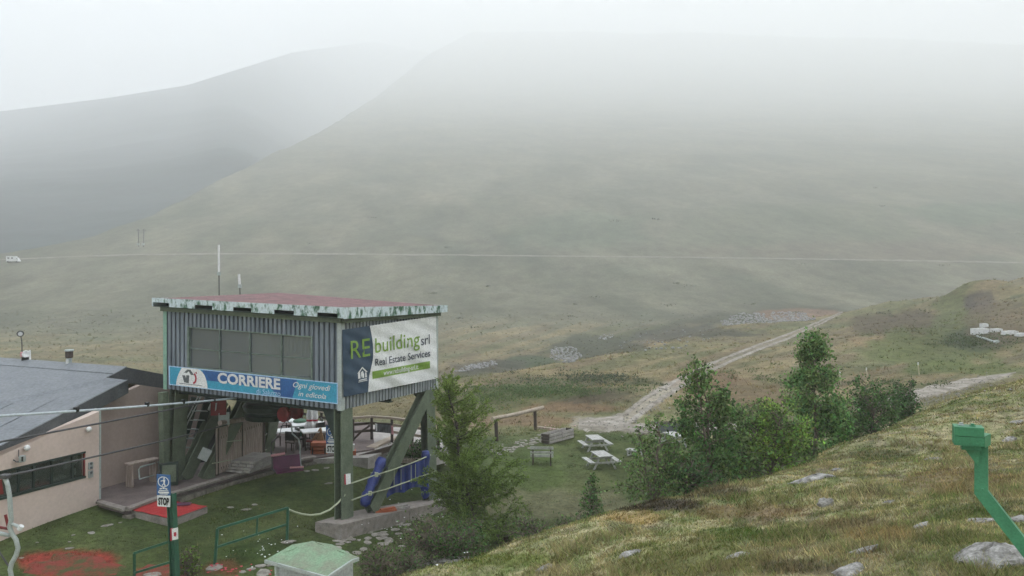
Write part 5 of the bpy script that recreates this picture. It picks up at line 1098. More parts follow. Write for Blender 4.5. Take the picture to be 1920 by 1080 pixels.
sq_path([pA, pB, pC], .105, .105, rotv).build('arm_tube', M['armgreen'], ag)
hx = Vector((.93, -.36, 0)).normalized(); hy = Vector((-hx.y, hx.x, 0)); hc = P(1815, 816, aD - .05)
Rm = Matrix((hx, hy, Vector((0, 0, 1)))).transposed()
MB().box(hc + Vector((0, 0, .042)), (.23, .15, .078), m=Rm).build('upper_clamp', M['armgreen'], ag); MB().box(hc + Vector((0, 0, -.04)), (.23, .15, .078), m=Rm).build('lower_clamp', M['armgreen'], ag)
MB().lathe(hc + hx * .108, [(.045, -.02), (.045, .012), (.03, .013), (.03, -.01)], 16, hx).build('bore', M['black'], ag)
for k, (dx, dy) in enumerate(((-.05, .02), (.035, .0))):
    b_ = hc + hx * dx + hy * dy + Vector((0, 0, .082)); MB().lathe(b_, [(.026, 0), (.026, .006), (.016, .007), (.016, .022)], 6 if k else 6).build('bolt', M['greytube'] if k == 0 else M['armgreen'], ag)
gs = MB(); g0 = P(1806, 838, aD - .06); g1_ = P(1838, 835, aD - .02); g2_ = P(1833, 873, aD - .02); gs.prism([g0, g1_, g2_], -rotv.cross(Vector((0, 0, 1))).normalized() * 0 + Vector((-.01, -.025, 0))); gs.build('gusset', M['armgreen'], ag)
MB().box(hc + hx * .02 + Vector((0, 0, -.095)), (.15, .1, .05), m=Rm).build('saddle', M['armgreen'], ag)
MB().box(pB, (.118, .118, .012), 0, Matrix.Rotation(.55, 3, 'Y') @ Matrix.Rotation(-.52, 3, 'Z')).build('weld_seam', M['armgreen'], ag)
for k in range(5): MB().lathe(pA.lerp(pB, .12 + .2 * k) + Vector((.5, -.0, 0)) * 0 + Vector((-.02, -.058, 0)), [(.011, 0), (.011, .006), (.006, .01)], 6, (-.5, -.866, 0)).build('rivet', M['armgreen'], ag) if k in (0, 4) else None
MB().beam(hc + hx * .08 + Vector((0, 0, -.05)), P(1846, 822, aD + .05), .1, .1).build('neck', M['armgreen'], ag)

# ------------------------------------------------------------------ far things
cv = P(22, 486, 340); cv.z = gz1(cv.x, cv.y); e = empty('camper_van', cv, .1); tag(e, 'white camper van parked by the hill road at far left', 'camper van')
MB().box((0, 0, 1.6), (3.4, 2.1, 2.1)).build('living_box', M['white'], e, local=True); cab = MB(); cab.hexa([(1.7, -1, .55), (3.2, -1, .55), (3.2, 1, .55), (1.7, 1, .55)], [(1.7, -1, 2.1), (2.3, -1, 2.1), (2.3, 1, 2.1), (1.7, 1, 2.1)]); cab.build('cab', M['white'], e, local=True)
for x in (-.8, .6): MB().box((x, -1.06, 1.9), (.8, .03, .5)).build('window', M['black'], e, local=True)
MB().hexa([(2.35, -1.02, 1.4), (2.75, -1.02, 1.4), (2.75, -1.0, 1.4), (2.35, -1.0, 1.4)], [(2.3, -1.02, 2.0), (2.35, -1.02, 2.0), (2.35, -1.0, 2.0), (2.3, -1.0, 2.0)]).build('window', M['black'], e, local=True)
for x in (-1, 2.3):
    for y in (-.95, .95): MB().lathe((x, y, .38), [(.38, -.1), (.38, .1)], 14, (0, 1, 0)).build('wheel', M['black'], e, local=True)
for k, (x, y, h, lb) in enumerate(((260, 463, 34, 'left of the two faint poles above the hill road'), (269, 463, 34, 'right of the two faint poles above the hill road'))):
    b_ = G(x, y, 250, 900); t_ = P(x + (.8 if k else -.8), y - h, b_.y); e = empty('power_pole', b_); tag(e, lb, 'pole', 'faint poles on the far hillside'); MB().tube([b_, t_], .22, 7).build('shaft', M['wire'], e); MB().beam(t_ + Vector((-1.0, 0, -.6)), t_ + Vector((1.0, 0, -.6)), .22, .22).build('cross_arm', M['wire'], e)
    MB().box(b_ + Vector((0, -.3, 1.2)), (1.0, .5, 1.0)).build('base_box', M['greytube'], e)
for x, y, h, lb in ((1577, 722, 20, 'thin yellowish stake left of the other two, near the tall birch'), (1627, 706, 12, 'thin yellowish stake in the middle of the slope above the shrubs'), (1724, 704, 20, 'thin yellowish stake above the gravel path on the right')):
    b_ = G(x, y, 35, 160); t_ = P(x - 2.5, y - h, b_.y); e = empty('snow_stake', b_); tag(e, lb, 'stake', 'thin stakes on the slope'); MB().tube([b_ - Vector((0, 0, .2)), t_], .04, 7).build('rod', M['stakewood'], e); MB().tube([t_, t_ + Vector((0, 0, .18))], .045, 7).build('tip', M['white'], e)
for x, y, w, h, lb in ((1837, 626, 1.9, .8, 'largest pale block at the left of the white blocks on the slope'), (1845, 613, .8, .5, 'small pale block above the largest white block on the slope'), (1868, 622, 1.2, .45, 'flat pale block between the largest block and the right hand blocks'), (1893, 627, 1.7, .5, 'pale block right of centre in the row of white blocks'), (1914, 630, 1.0, .4, 'pale block at the right end of the row of white blocks')):
    b_ = G(x, y, 50, 200); o = MB().box(b_ + Vector((0, 0, h * .3)), (w * .85, .6, h * .75), random.uniform(-.2, .2)).box(b_ + Vector((.1 * w, -.05, h * .6)), (w * .36, .4, h * .3), random.uniform(-.3, .3)).build('pale_block', M['white'], origin=b_); tag(o, lb, 'block', 'white blocks on the right hand slope')
a, b = G(1832, 634, 50, 200), G(1868, 646, 50, 200); o = MB().tube([a + Vector((0, 0, .2)), b + Vector((0, 0, .2))], .1, 8).tube([a.lerp(b, .9) + Vector((0, 0, .2)), b + Vector((.2, 0, .3))], .13, 8).build('pale_pipe', M['greytube'], origin=a); tag(o, 'pale pipe lying on the slope below the white blocks', 'pipe')
# ------------------------------------------------------------------ rocks and stones
def rock_mesh(seed, n=18, k=10, flat=.45):
    """uneven boulder about 1 across, half sunk, with broken faces"""
    g = np.random.default_rng(seed); vs = []; ph = g.uniform(0, 6.28, 8); planes = [(g.normal(size=3), g.uniform(.3, .46)) for _ in range(9)]; planes = [(p / np.linalg.norm(p), h) for p, h in planes]
    for i in range(k + 1):
        a = math.pi * i / k
        for j in range(n):
            t = 2 * math.pi * j / n; d = np.array((math.sin(a) ** .7 * math.cos(t), math.sin(a) ** .7 * math.sin(t), math.cos(a)))
            r = .5 * (1 + .14 * math.sin(2 * t + ph[0]) + .1 * math.sin(3 * t + ph[1] + a) + .05 * math.sin(5 * t + ph[2]))
            for p, h in planes:
                q = d @ p
                if q > .05: r = min(r, h / q)
            r += .012 * g.normal()
            vs.append((r * d[0], r * d[1], flat * r * d[2]))
    return vs, [(i * n + j, i * n + (j + 1) % n, (i + 1) * n + (j + 1) % n, (i + 1) * n + j) for i in range(k) for j in range(n)]
ROCKS = [(840, 1056, 116, 24, 'long low grey slab at the lower edge of the slope under the larch', .25), (1546, 946, 34, 22, 'rounded pale boulder standing alone in the middle of the grass slope', .8), (1528, 897, 80, 12, 'long thin pale slab below the tall birch', .2),
 (1620, 1036, 54, 18, 'wedge shaped grey rock low on the slope left of the green arm', .4), (1594, 1069, 62, 16, 'flat grey rock at the bottom edge left of the green arm', .3), (1862, 1046, 140, 40, 'largest lichen grey slab beneath the green arm', .3), (1728, 988, 34, 12, 'small flat rock left of the bend of the green arm', .35),
 (1842, 977, 56, 10, 'thin slab just left behind the sloping part of the green arm', .25), (1905, 975, 40, 14, 'slab right behind the sloping part of the green arm', .25), (1750, 864, 36, 12, 'pointed grey rock left of the head of the green arm', .4), (1893, 827, 30, 10, 'small grey rock at the right of the head of the green arm', .4), (1907, 792, 30, 7, 'thin rock near the right edge high on the slope', .3),
 (1181, 1040, 36, 14, 'small dark grey rock on the slope right of the larch', .5), (1385, 1041, 50, 7, 'thin pale slab sunk in the grass at lower centre', .2), (1566, 881, 20, 6, 'tiny grey rock just above the long thin slab', .4), (1022, 1068, 40, 10, 'low rock in the grass near the bottom edge right of the long slab', .3), (1668, 941, 22, 5, 'small rock sunk in the grass right of the rounded boulder', .3), (1310, 1011, 12, 5, 'tiny pale stone in the grass at lower centre left', .4)]
for i, (px, py, w, h, lb, fl) in enumerate(ROCKS):
    p = G(px, py, 6, 60); wd = w / F_ * p.y * 1.08; vs, fs = rock_mesh(100 + i, 26, 14, 1.0); dp = min(wd * .7, 1.2); hh = max(h / F_ * p.y * 1.25, wd * fl * .35)
    me = MB().add([p + Vector((x * wd, y * dp, z * hh)) for x, y, z in vs], fs)
    for k in range(len(me.v)): 
        q = me.v[k]; q.z += .10 * (px > 700) * (gz1(q.x, q.y) - p.z) / .1 * .9
    o = me.build('rock', M['rock'], origin=p); tag(o, lb, 'rock', 'rocks in the grass slope')
STM = []
for s in range(8):
    vs, fs = rock_mesh(300 + s, 10, 4, .3); STM.append((vs, fs))
def stone_proto(k, mat):
    vs, fs = STM[k]; me = bpy.data.meshes.new('flat_stone'); me.from_pydata(vs, [], fs); me.materials.append(mat); me.update(); return me
SME = [stone_proto(k, M['stone']) for k in range(8)]
def stone(px, py, w, lb, grp, name='stepping_stone', flat=1.0, d0=15, d1=70):
    p = G(px, py, d0, d1); o = bpy.data.objects.new(name, random.choice(SME)); COL.objects.link(o); sz = w / F_ * p.y
    o.location = p + Vector((0, 0, .015)); o.rotation_euler = (random.uniform(-.06, .06), random.uniform(-.06, .06), random.uniform(0, 6.28)); o.scale = (sz, sz * random.uniform(.7, .95), max(.12, .3 * sz) * flat); tag(o, lb, 'stone', grp)
SG = ('flat pale stepping stone set in the grass below the concrete footing', 'stepping stones below the footing')
for k in range(110):
    t = random.random(); cx = 615 + 150 * t; cyy = 1030 - 66 * t; px, py = cx + random.gauss(0, 26), cyy + random.gauss(0, 13)
    if py < 1003 - (px - 640) * .28 + 6: continue
    stone(px, py, random.uniform(12, 32), *SG)
SG2 = ('flat pale paving stone of the path beside the planter', 'paving stones by the planter')
for k in range(80):
    t = k / 79; px = 928 + 96 * t + random.gauss(0, 5); py = 850 - 30 * t + random.gauss(0, 4); stone(px, py, random.uniform(6, 13), *SG2, name='paving_stone', d0=28)
LB3 = ['left end of the stone row right of the station leg', 'second in the row right of the station leg', 'middle of the row behind the blue pad', 'front of the row behind the blue pad', 'right end of the row behind the brace', 'farthest back beside the terrace plank', 'below the purple lift chair at left', 'below the purple lift chair at right', 'under the hanging stop sign', 'alone left of the station leg notice', 'seen above the blue tarpaulin', 'just right of the rear station leg', 'tiny, beside the larch']
SG3 = ('pale flat stone in the grass between the station leg and the terrace', 'stones on the lawn by the terrace')
for px, py, w in ((668, 872, 30), (688, 875, 26), (706, 872, 30), (722, 879, 30), (745, 873, 26), (690, 868, 22), (576, 884, 16), (592, 882, 20), (612, 878, 16), (616, 907, 20), (742, 868, 20), (826, 868, 26), (838, 872, 14)): stone(px, py, w, 'pale lawn stone, ' + LB3.pop(0), SG3[1], name='lawn_stone', d0=24)
LB4 = ['largest below the lodge corner', 'left of the largest one below the lodge corner', 'just above the red worn carpet', 'tiny, below the lodge wall', 'tiny, nearest the red carpet block', 'by the left lift chair', 'tiny, left below the lodge wall', 'left of three behind the green railing', 'middle of three behind the green railing', 'farthest of three behind the green railing', 'tiny, behind the one above the worn carpet']
SG4 = ('flat pale stone lying in the lawn in front of the lodge', 'stones in the lawn before the lodge')
for px, py, w in ((201, 986, 24), (172, 1000, 20), (130, 1029, 20), (137, 1004, 10), (225, 981, 10), (40, 1047, 14), (70, 1018, 8), (433, 952, 16), (460, 956, 22), (478, 947, 14), (130, 1017, 8)): stone(px, py, w, 'flat pale stone in the lawn ' + LB4.pop(0), SG4[1], name='lawn_stone', flat=.7)
LB5 = ['at the far post of the green railing', 'at the near post of the green railing', 'first from the left beside the hut roof', 'behind the left corner of the hut roof', 'touching the left corner of the hut roof', 'large, in front of the left hut corner', 'below the light green young shrub', 'small, between the railing post and the hut', 'whitish, at the bottom of the short railing', 'at the right end of the concrete footing', 'behind the right end of the footing', 'below the rear station leg', 'small, beside the footing end under the larch', 'small, half hidden by the larch']
SG5 = ('grey stone in the bed at the foot of the green railing', 'stones at the railing foot')
for px, py, w in ((540, 1017, 34), (402, 1066, 40), (470, 1068, 20), (488, 1062, 26), (505, 1061, 16), (495, 1074, 40), (365, 1061, 26), (455, 1073, 16), (286, 1079, 40), (845, 935, 26), (838, 925, 20), (826, 943, 24), (852, 944, 18), (866, 938, 14)): stone(px, py, w, 'grey border stone ' + LB5.pop(0), SG5[1], name='border_stone', flat=1.3)
# scree fields in the valley: too many to count
def scree(lb_poly, n, smin, smax, d0, d1):
    V, Fs = [], []; vs0 = np.array(STM[0][0]); fs0 = np.array(STM[0][1]); k = 0
    for i in range(n):
        while True:
            u, v = RNG.uniform(-1, 1, 2)
            if u * u + v * v < 1 + .2 * math.sin(5 * math.atan2(v, u)): break
        px, py = lb_poly[0] + u * lb_poly[2] + v * lb_poly[4], lb_poly[1] + v * lb_poly[3] + u * lb_poly[5]
        p = G(px, py, d0, d1, 160); s = RNG.uniform(smin, smax); a = RNG.uniform(0, 6.28); c, s_ = math.cos(a), math.sin(a)
        w = vs0 * (s, s * RNG.uniform(.6, 1), s * 2.2); w = np.c_[w[:, 0] * c - w[:, 1] * s_, w[:, 0] * s_ + w[:, 1] * c, w[:, 2]] + np.array(p) + (0, 0, s * .12); V.append(w); Fs.append(fs0 + k); k += len(vs0)
    o = np_mesh('boulder_field', np.concatenate(V), np.concatenate(Fs), M['gravestone']); tag(o, kind='stuff')
scree((1060, 666, 30, 16, 4, 0), 170, .25, .75, 90, 400); scree((1440, 600, 88, 14, 0, -3), 420, .4, 1.0, 150, 500); scree((895, 688, 42, 6, -4, -8), 90, .3, .7, 80, 400); scree((1138, 632, 14, 5, 0, -3), 26, .35, .8, 100, 400); scree((1250, 640, 90, 22, 0, -8), 40, .25, .6, 100, 400)
# loose gravel on the tracks
def loose(n, boxes, smin, smax, nm):
    V, Fs = [], []; vs0 = np.array(rock_mesh(5, 5, 2, .6)[0]); fs0 = np.array(rock_mesh(5, 5, 2, .6)[1]); k = 0
    for (x0, y0, x1, y1, j, m) in boxes:
        t = RNG.uniform(0, 1, m); px = x0 + (x1 - x0) * t + RNG.normal(0, j * 1.6, m); py = y0 + (y1 - y0) * t + RNG.normal(0, j * .6, m)
        for a, b in zip(px, py):
            p = G(a, b, 30, 120, 120); s = RNG.uniform(smin, smax); V.append(vs0 * s + np.array(p) + (0, 0, .05)); Fs.append(fs0 + k); k += len(vs0)
    o = np_mesh(nm, np.concatenate(V), np.concatenate(Fs), M['stone']); tag(o, kind='stuff')
loose(0, [(1090, 797, 1300, 803, 10, 150), (1180, 785, 1290, 712, 12, 110), (1640, 765, 1860, 708, 12, 170), (1720, 760, 1800, 735, 8, 60)], .08, .26, 'loose_stones')

# ------------------------------------------------------------------ trees and shrubs
def leaves(cent, size, col, jit, asp=.6, g=RNG, droop=.0):
    n = len(cent); a = g.normal(size=(n, 3)); a[:, 2] -= droop; a /= np.linalg.norm(a, axis=1)[:, None]; b = np.cross(a, g.normal(size=(n, 3))); b /= np.linalg.norm(b, axis=1)[:, None]
    s = (size * g.uniform(.5, 1.55, n))[:, None]
    V = np.stack([cent - a * s, cent + b * s * asp, cent + a * s, cent - b * s * asp], 1).reshape(-1, 3)
    C = np.asarray(col)[None] * g.uniform(1 - jit, 1 + jit, (n, 1)) * (1 + g.normal(0, .1, (n, 3))); C = np.repeat(np.clip(C, .005, 1), 4, 0)
    return V, np.arange(4 * n).reshape(n, 4), C
def broadleaf(name, base, height, width, n, lsize, col, seed, lb, cat='tree', group=None, lean=(0, 0), stems=1, bark='bark_b', low=.08, prof=None, sparse=1.0, col2=None):
    g = np.random.default_rng(seed); base = Vector(base) - Vector((0, 0, .08)); t = empty(name, base); tag(t, lb, cat, group); tr = MB(); tw = MB(); pts = []
    prof = prof or (lambda h: (math.sin(math.pi * min(1, (h * .92 + .1))) ** .7) * (1 - .35 * h))
    for s in range(stems):
        ang = g.uniform(0, 6.28); sp = 0 if stems == 1 else width * .22; path = []
        hh = height * (1 if s == 0 else g.uniform(.6, .92))
        for i in range(9):
            f = i / 8; path.append(base + Vector((lean[0] * f * height + math.cos(ang) * sp * f + .03 * height * g.normal() * f * .5, lean[1] * f * height + math.sin(ang) * sp * f + .03 * height * g.normal() * f * .5, hh * f)))
        r0 = .011 * height + .012; tr.tube(path, r0, 8, rs=[r0 * (1 - .88 * i / 8) for i in range(9)])
        nl = int(64 / stems) + 8
        for k in range(nl):
            f = low + (1 - low) * ((k + g.uniform()) / nl) * .97; j = min(7, int(f * 8)); p = path[j].lerp(path[j + 1], f * 8 - j)
            a = g.uniform(0, 6.28); L = width * .5 * prof(f) * g.uniform(.65, 1.12); up = g.uniform(.1, .75) * (1 + .6 * f)
            d = Vector((math.cos(a), math.sin(a), up)).normalized(); e = p + d * L + Vector((0, 0, -.06 * L)); m = p.lerp(e, .5) + Vector((0, 0, .08 * L))
            tw.tube([p, m, e], .012, 5, rs=[.014 + .004 * L, .01, .004])
            for q in range(3): # twigs
                s0 = m.lerp(e, g.uniform(-.4, 1)); te = s0 + Vector(g.normal(size=3)) * .16 * L + d * .2 * L; tw.tube([s0, te], .005, 4)
                pts.append((s0, te, L))
            pts.append((p.lerp(e, .25), e, L)); pts.append((m, e, L))
    w_ = np.array([q[2] for q in pts]); w_ = w_ / w_.sum(); ids = g.choice(len(pts), n, p=w_); A = np.array([pts[i][0] for i in ids]); B = np.array([pts[i][1] for i in ids]); f = g.uniform(0, 1.08, (n, 1)) ** .8
    sg = .06 * width + .05; C = A + (B - A) * f + g.normal(0, sg * .55, (n, 3)) * sparse
    C[:, 2] = np.maximum(C[:, 2], base.z + .08)
    V, Fq, Cc = leaves(C, np.full(n, lsize), col, .7, .62, g, .3)
    if col2 is not None:
        mk = fbm(C[:, 0] * 2.2 + C[:, 2], C[:, 2] * 2.2 + C[:, 1], 2, seed); mk = np.repeat(sm(.4, .62, mk), 4)[:, None]; Cc = Cc * (1 - mk) + mk * Cc * (np.asarray(col2) / np.asarray(col))
    tr.build('trunk', M[bark], t, smooth=True); tw.build('branches', M[bark], t); np_mesh('crown', V, Fq, M['leaf'], Cc, t); return t
GR = np.array((.1, .185, .062)); GD = np.array((.085, .16, .06)); GY = np.array((.19, .3, .07)); GP = np.array((.15, .23, .085))
def at(px, py, d): p = P(px, py, d); p.z = gz1(p.x, p.y); return p
cone = lambda h: (1.03 - h) ** .72 * min(1, .7 + h * 2.2) * 1.1
wide = lambda h: (1 - h ** 3 * .6) * min(1, .7 + 2 * h)
broadleaf('birch', at(1338, 925, 24.5), 4.2, 2.7, 8200, .048, GP * .95, 1, 'leafy birch with brown trunk, nearest the low bench and picnic table', 'tree', low=.05, prof=cone, col2=GR, stems=2)
broadleaf('birch', at(1528, 850, 29.5), 4.95, 3.1, 12500, .052, GR * 1.4, 2, 'tallest birch, dense and cone shaped, in the middle of the slope', 'tree', low=.03, prof=cone, col2=GP)
broadleaf('alder_bush', at(1445, 885, 25.5), 2.6, 2.5, 7000, .044, GY * 1.1, 3, 'bright yellow green bush between the two birches', 'bush', stems=5, low=.03, prof=wide, col2=GP)
broadleaf('alder_bush', at(1392, 905, 26.5), 3.1, 1.9, 5000, .042, GP, 4, 'pale green bush behind the bright yellow green bush', 'bush', stems=4, low=.03, prof=wide)
broadleaf('birch_shrub', at(1224, 948, 23.2), 2.95, 2.0, 3600, .04, GP, 5, 'sparse young birch shrub left of the leafy birch', 'shrub', stems=3, low=.04, prof=cone, col2=GP)
broadleaf('birch_shrub', at(1300, 935, 23.6), 1.3, 1.9, 3000, .04, GD, 15, 'dark low shrub at the foot of the leafy birch', 'shrub', stems=5, low=.03, prof=wide)
broadleaf('birch_sapling', at(1108, 990, 24.2), 1.85, 1.0, 1200, .036, GR * 1.1, 6, 'thin birch sapling in front of the picnic tables', 'sapling', low=.05, prof=cone)
broadleaf('low_shrub', at(996, 1005, 23.5), .85, 1.3, 800, .034, GP * .85, 7, 'low twiggy shrub right of the larch', 'shrub', stems=5, low=.1, prof=wide)
broadleaf('low_shrub', at(1075, 985, 23.5), .6, 1.2, 700, .034, GR, 17, 'low leafy shrub at the left foot of the thin sapling', 'shrub', stems=5, low=.1, prof=wide)
broadleaf('birch_shrub', at(1640, 812, 31.5), 2.1, 2.1, 4200, .045, GR * .9, 8, 'round green shrub just right of the tallest birch', 'shrub', stems=4, low=.03, prof=wide, col2=GD)
broadleaf('birch_shrub', at(1692, 790, 33.5), 1.9, 1.7, 2600, .045, GD * .85, 9, 'dark shrub at the lower end of the right hand gravel path', 'shrub', stems=3, low=.05, prof=cone)
broadleaf('birch_shrub', at(1598, 815, 31), 1.4, 1.3, 1800, .045, GR * .9, 19, 'low shrub between the tallest birch and the round shrub', 'shrub', stems=3, low=.05, prof=wide)
broadleaf('meadow_shrub', at(800, 1035, 22.5), 1.35, 1.6, 1300, .03, GP * .85, 10, 'sparse leafy shrub left of the larch trunk', 'shrub', stems=6, low=.1, prof=wide)
broadleaf('meadow_shrub', at(850, 1035, 22.8), .95, 1.9, 2300, .032, GR, 11, 'dense low shrub at the foot of the larch', 'shrub', stems=7, low=.05, prof=wide)
broadleaf('meadow_shrub', at(712, 1075, 20.0), .75, 1.1, 700, .03, GP * .8, 12, 'low shrub beside the right corner of the small hut', 'shrub', stems=5, low=.08, prof=wide)
broadleaf('meadow_shrub', at(760, 1060, 20.5), .6, 1.3, 700, .03, GR * .9, 22, 'low shrub between the small hut and the long grey slab', 'shrub', stems=5, low=.08, prof=wide)
broadleaf('young_shrub', at(352, 1068, 20.8), .8, .7, 420, .034, GY * .8, 13, 'small light green shrub right of the stop sign post', 'shrub', stems=4, low=.1, prof=wide)
broadleaf('young_shrub', at(945, 985, 26), .5, 1.0, 400, .032, GP * .8, 24, 'small shrub on the lawn edge right behind the larch', 'shrub', stems=4, low=.1, prof=wide)
broadleaf('terrace_shrub', P(790, 858, 32.0), .65, 1.5, 1200, .04, GD * .75, 14, 'dark green shrub beside the rear right station leg', 'shrub', stems=5, low=.02, prof=wide)
broadleaf('terrace_shrub', P(752, 856, 33.0), .45, .9, 600, .04, GD * .75, 34, 'dark low shrub on the terrace edge behind the leaning brace', 'shrub', stems=4, low=.02, prof=wide)

# larch: upswept feathery boughs with needle tufts
lz = at(890, 1010, 26.0); larch = empty('larch', lz - Vector((0, 0, .1))); tag(larch, 'tall feathery young larch right of the station', 'tree'); g = np.random.default_rng(77)
Ht = 5.0; top_ = P(838, 712, 26.2); path = [lz.lerp(top_, i / 10) + Vector((.05 * math.sin(i * 1.1), .04 * math.cos(i * 1.7), 0)) for i in range(11)]
tk_ = MB(); tk_.tube(path, .1, 9, rs=[.1 * (1 - .9 * i / 10) for i in range(11)]); tk_.build('trunk', M['bark_l'], larch, smooth=True)
bb = MB(); segs = []
for k in range(120):
    f = .05 + .94 * (k + g.uniform()) / 120; j = min(9, int(f * 10)); p = path[j].lerp(path[j + 1], f * 10 - j); a = g.uniform(0, 6.28)
    L = (1.75 * (1.03 - f) ** .62 + .12) * g.uniform(.6, 1.1) * (1.2 if math.cos(a) > 0 else .92) * (.95 if f < .3 else 1)
    d = Vector((math.cos(a), math.sin(a), .06 + .6 * f)); m = p + d * L * .5 + Vector((0, 0, -.07 * L)); e = p + d * L + Vector((0, 0, .12 * L)); bb.tube([p, m, e], .012, 5, rs=[.012 + .008 * L, .009, .003])
    segs += [(p, m, L, f), (m, e, L, f)]
    for q in range(int(5 + 7 * L)):
        s0 = (m.lerp(e, g.uniform(-.9, 1)) if g.uniform() < .7 else p.lerp(m, g.uniform(.3, 1))); dd = (d + Vector(g.normal(size=3)) * .6); te = s0 + dd.normalized() * L * g.uniform(.12, .3) + Vector((0, 0, -.03 * L)); bb.tube([s0, te], .004, 4); segs.append((s0, te, L * .75, f))
bb.build('branches', M['bark_l'], larch)
n = 52000; w_ = np.array([(q[1] - q[0]).length for q in segs]); w_ /= w_.sum(); ids = g.choice(len(segs), n, p=w_); A = np.array([segs[i][0] for i in ids]); B = np.array([segs[i][1] for i in ids]); f = g.uniform(.1, 1.03, (n, 1))
C = A + (B - A) * f + g.normal(0, .018, (n, 3)); ax = (B - A) / np.linalg.norm(B - A, axis=1)[:, None]; dv = ax * .75 + g.normal(size=(n, 3)) * .5; dv /= np.linalg.norm(dv, axis=1)[:, None]; s_ = np.cross(dv, g.normal(size=(n, 3))); s_ /= np.linalg.norm(s_, axis=1)[:, None]; ln = g.uniform(.05, .11, (n, 1)); wd = .013
V = np.stack([C, C + dv * ln * .5 + s_ * wd, C + dv * ln, C + dv * ln * .5 - s_ * wd], 1).reshape(-1, 3); hf = np.array([segs[i][3] for i in ids])[:, None]
Cc = (np.array((.15, .22, .06)) + hf ** 2 * np.array((.05, .06, .012))) * g.uniform(.6, 1.45, (n, 1)); np_mesh('needles', V, np.arange(4 * n).reshape(n, 4), M['needle'], np.repeat(Cc, 4, 0), larch)

# ------------------------------------------------------------------ grass: blades on the slope, short lawn, tufts farther out
def blades(name, n, u0, u1, d0, d1, test, hmin, hmax, wk, clumps=0, seed=0, colk=1.0, drymix=.35):
    g = np.random.default_rng(seed); u = g.uniform(u0, u1, n); d = np.exp(g.uniform(math.log(d0), math.log(d1), n)); x = (u - 960) / F_ * d
    tone = np.ones((n, 3)); big = np.ones(n)
    if clumps:      # most blades stand in tussocks, each with its own tone and height
        ci = g.integers(0, clumps, n); cu_ = g.uniform(u0, u1, clumps); cd = np.exp(g.uniform(math.log(d0), math.log(d1), clumps)); inn = g.uniform(size=n) < .72
        kind_ = g.uniform(size=clumps); ct = np.where(kind_[:, None] < .3, (1.35, 1.25, 1.05), np.where(kind_[:, None] < .55, (.72, .95, .62), np.where(kind_[:, None] < .75, (.8, .68, .6), (1.05, 1.12, .85)))) * g.uniform(.62, 1.38, (clumps, 1)); cb = g.uniform(.5, 1.7, clumps)
        rad = .05 + .085 * g.uniform(size=clumps)
        x = np.where(inn, (cu_[ci] - 960) / F_ * cd[ci] + g.normal(0, 1, n) * rad[ci], x); d = np.where(inn, cd[ci] + g.normal(0, 1, n) * rad[ci], d); u = 960 + F_ * x / d; tone = np.where(inn[:, None], ct[ci], .7); big = np.where(inn, cb[ci], .6)
    z = gz(x, d); py = HY - (z - CZ) / d * F_; ok = test(u, d, z - CZ, py, x); x, d, z, u, tone, big = x[ok], d[ok], z[ok], u[ok], tone[ok], big[ok]; n = len(x)
    c = cover(x, d, z); tuft = fbm(x / .55, d / .55, 2, 13); tall = sm(.5, .72, fbm(x / 1.7, d / 1.7, 3, 15))
    h = (hmin + (hmax - hmin) * g.uniform(0, 1, n) ** 2 * (.25 + tuft) * (.5 + tall * 1.1) * big); w = np.maximum(.004, wk * d) * g.uniform(.6, 1.3, n); a = g.uniform(0, math.pi, n); ln = g.normal(0, .75, (n, 2)) * h[:, None]
    b0 = np.c_[x - w * np.cos(a), d - w * np.sin(a), z - .02]; b1 = np.c_[x + w * np.cos(a), d + w * np.sin(a), z - .02]; tp = np.c_[x + ln[:, 0], d + ln[:, 1], z + h]
    V = np.stack([b0, b1, tp], 1).reshape(-1, 3); C = c * g.uniform(.75, 1.4, (n, 1)) * tone * 1.06; dry = (g.uniform(size=n) < drymix * (.3 + tall))[:, None]; C = np.where(dry, C * .35 + np.array((.26, .215, .12)) * .8, C)
    o = np_mesh(name, V, np.arange(3 * n).reshape(n, 3), M['blade'], np.repeat(C, 3, 0)); tag(o, kind='stuff'); return o
blades('slope_grass', 380000, 640, 1960, 8, 46, lambda u, d, z, py, x: (z > -6.75) & (py < 1130),   .025, .135, .00085, clumps=16000, seed=1)
inlawn = lambda u, d, z, py, x: (z < -6.6) & (py < 1120) & ~((u > 186) & (u < 390) & (py > 935) & (py < 965)) 
blades('lawn_grass', 210000, -40, 1330, 18, 47, inlawn, .015, .06, .00034, clumps=9000, seed=2, drymix=.1)
blades('meadow_grass', 130000, -40, 1960, 44, 240, lambda u, d, z, py, x: (road_mask(u, py, 1.15) < .3) & (py < 860), .06, .4, .0003, clumps=9000, seed=3, drymix=.25)
# low heath and bilberry clumps farther out
hv = []; hc_ = []
for (u0, v0, ru, rv, m, cl) in ((1000, 732, 70, 9, 90, (.05, .075, .03)), (900, 745, 50, 10, 50, (.06, .085, .03)), (1120, 712, 60, 6, 60, (.045, .055, .035)), (1400, 700, 60, 10, 14, (.06, .08, .035)), (1650, 722, 80, 5, 16, (.05, .065, .032)), (1830, 642, 44, 7, 40, (.05, .065, .032)), (500, 590, 420, 40, 14, (.06, .064, .04)), (1300, 560, 420, 36, 14, (.06, .064, .04)), (700, 430, 420, 36, 6, (.055, .06, .04)), (1500, 430, 420, 50, 8, (.055, .06, .04))):
    for i in range(m):
        p = G(u0 + random.gauss(0, ru), v0 + random.gauss(0, rv), 34, 900, 160); r = random.uniform(.15, .45) * (1 + p.y / 120); nn = 46
        hv.append(np.array(p) + RNG.normal(0, 1, (nn, 3)) * (r, r, r * .22) + (0, 0, r * .25)); hc_.append(np.full(nn, .03 + .0006 * p.y)); 
        hc_[-1] = np.c_[hc_[-1], np.tile(np.array(cl) * 2.1, (nn, 1))]
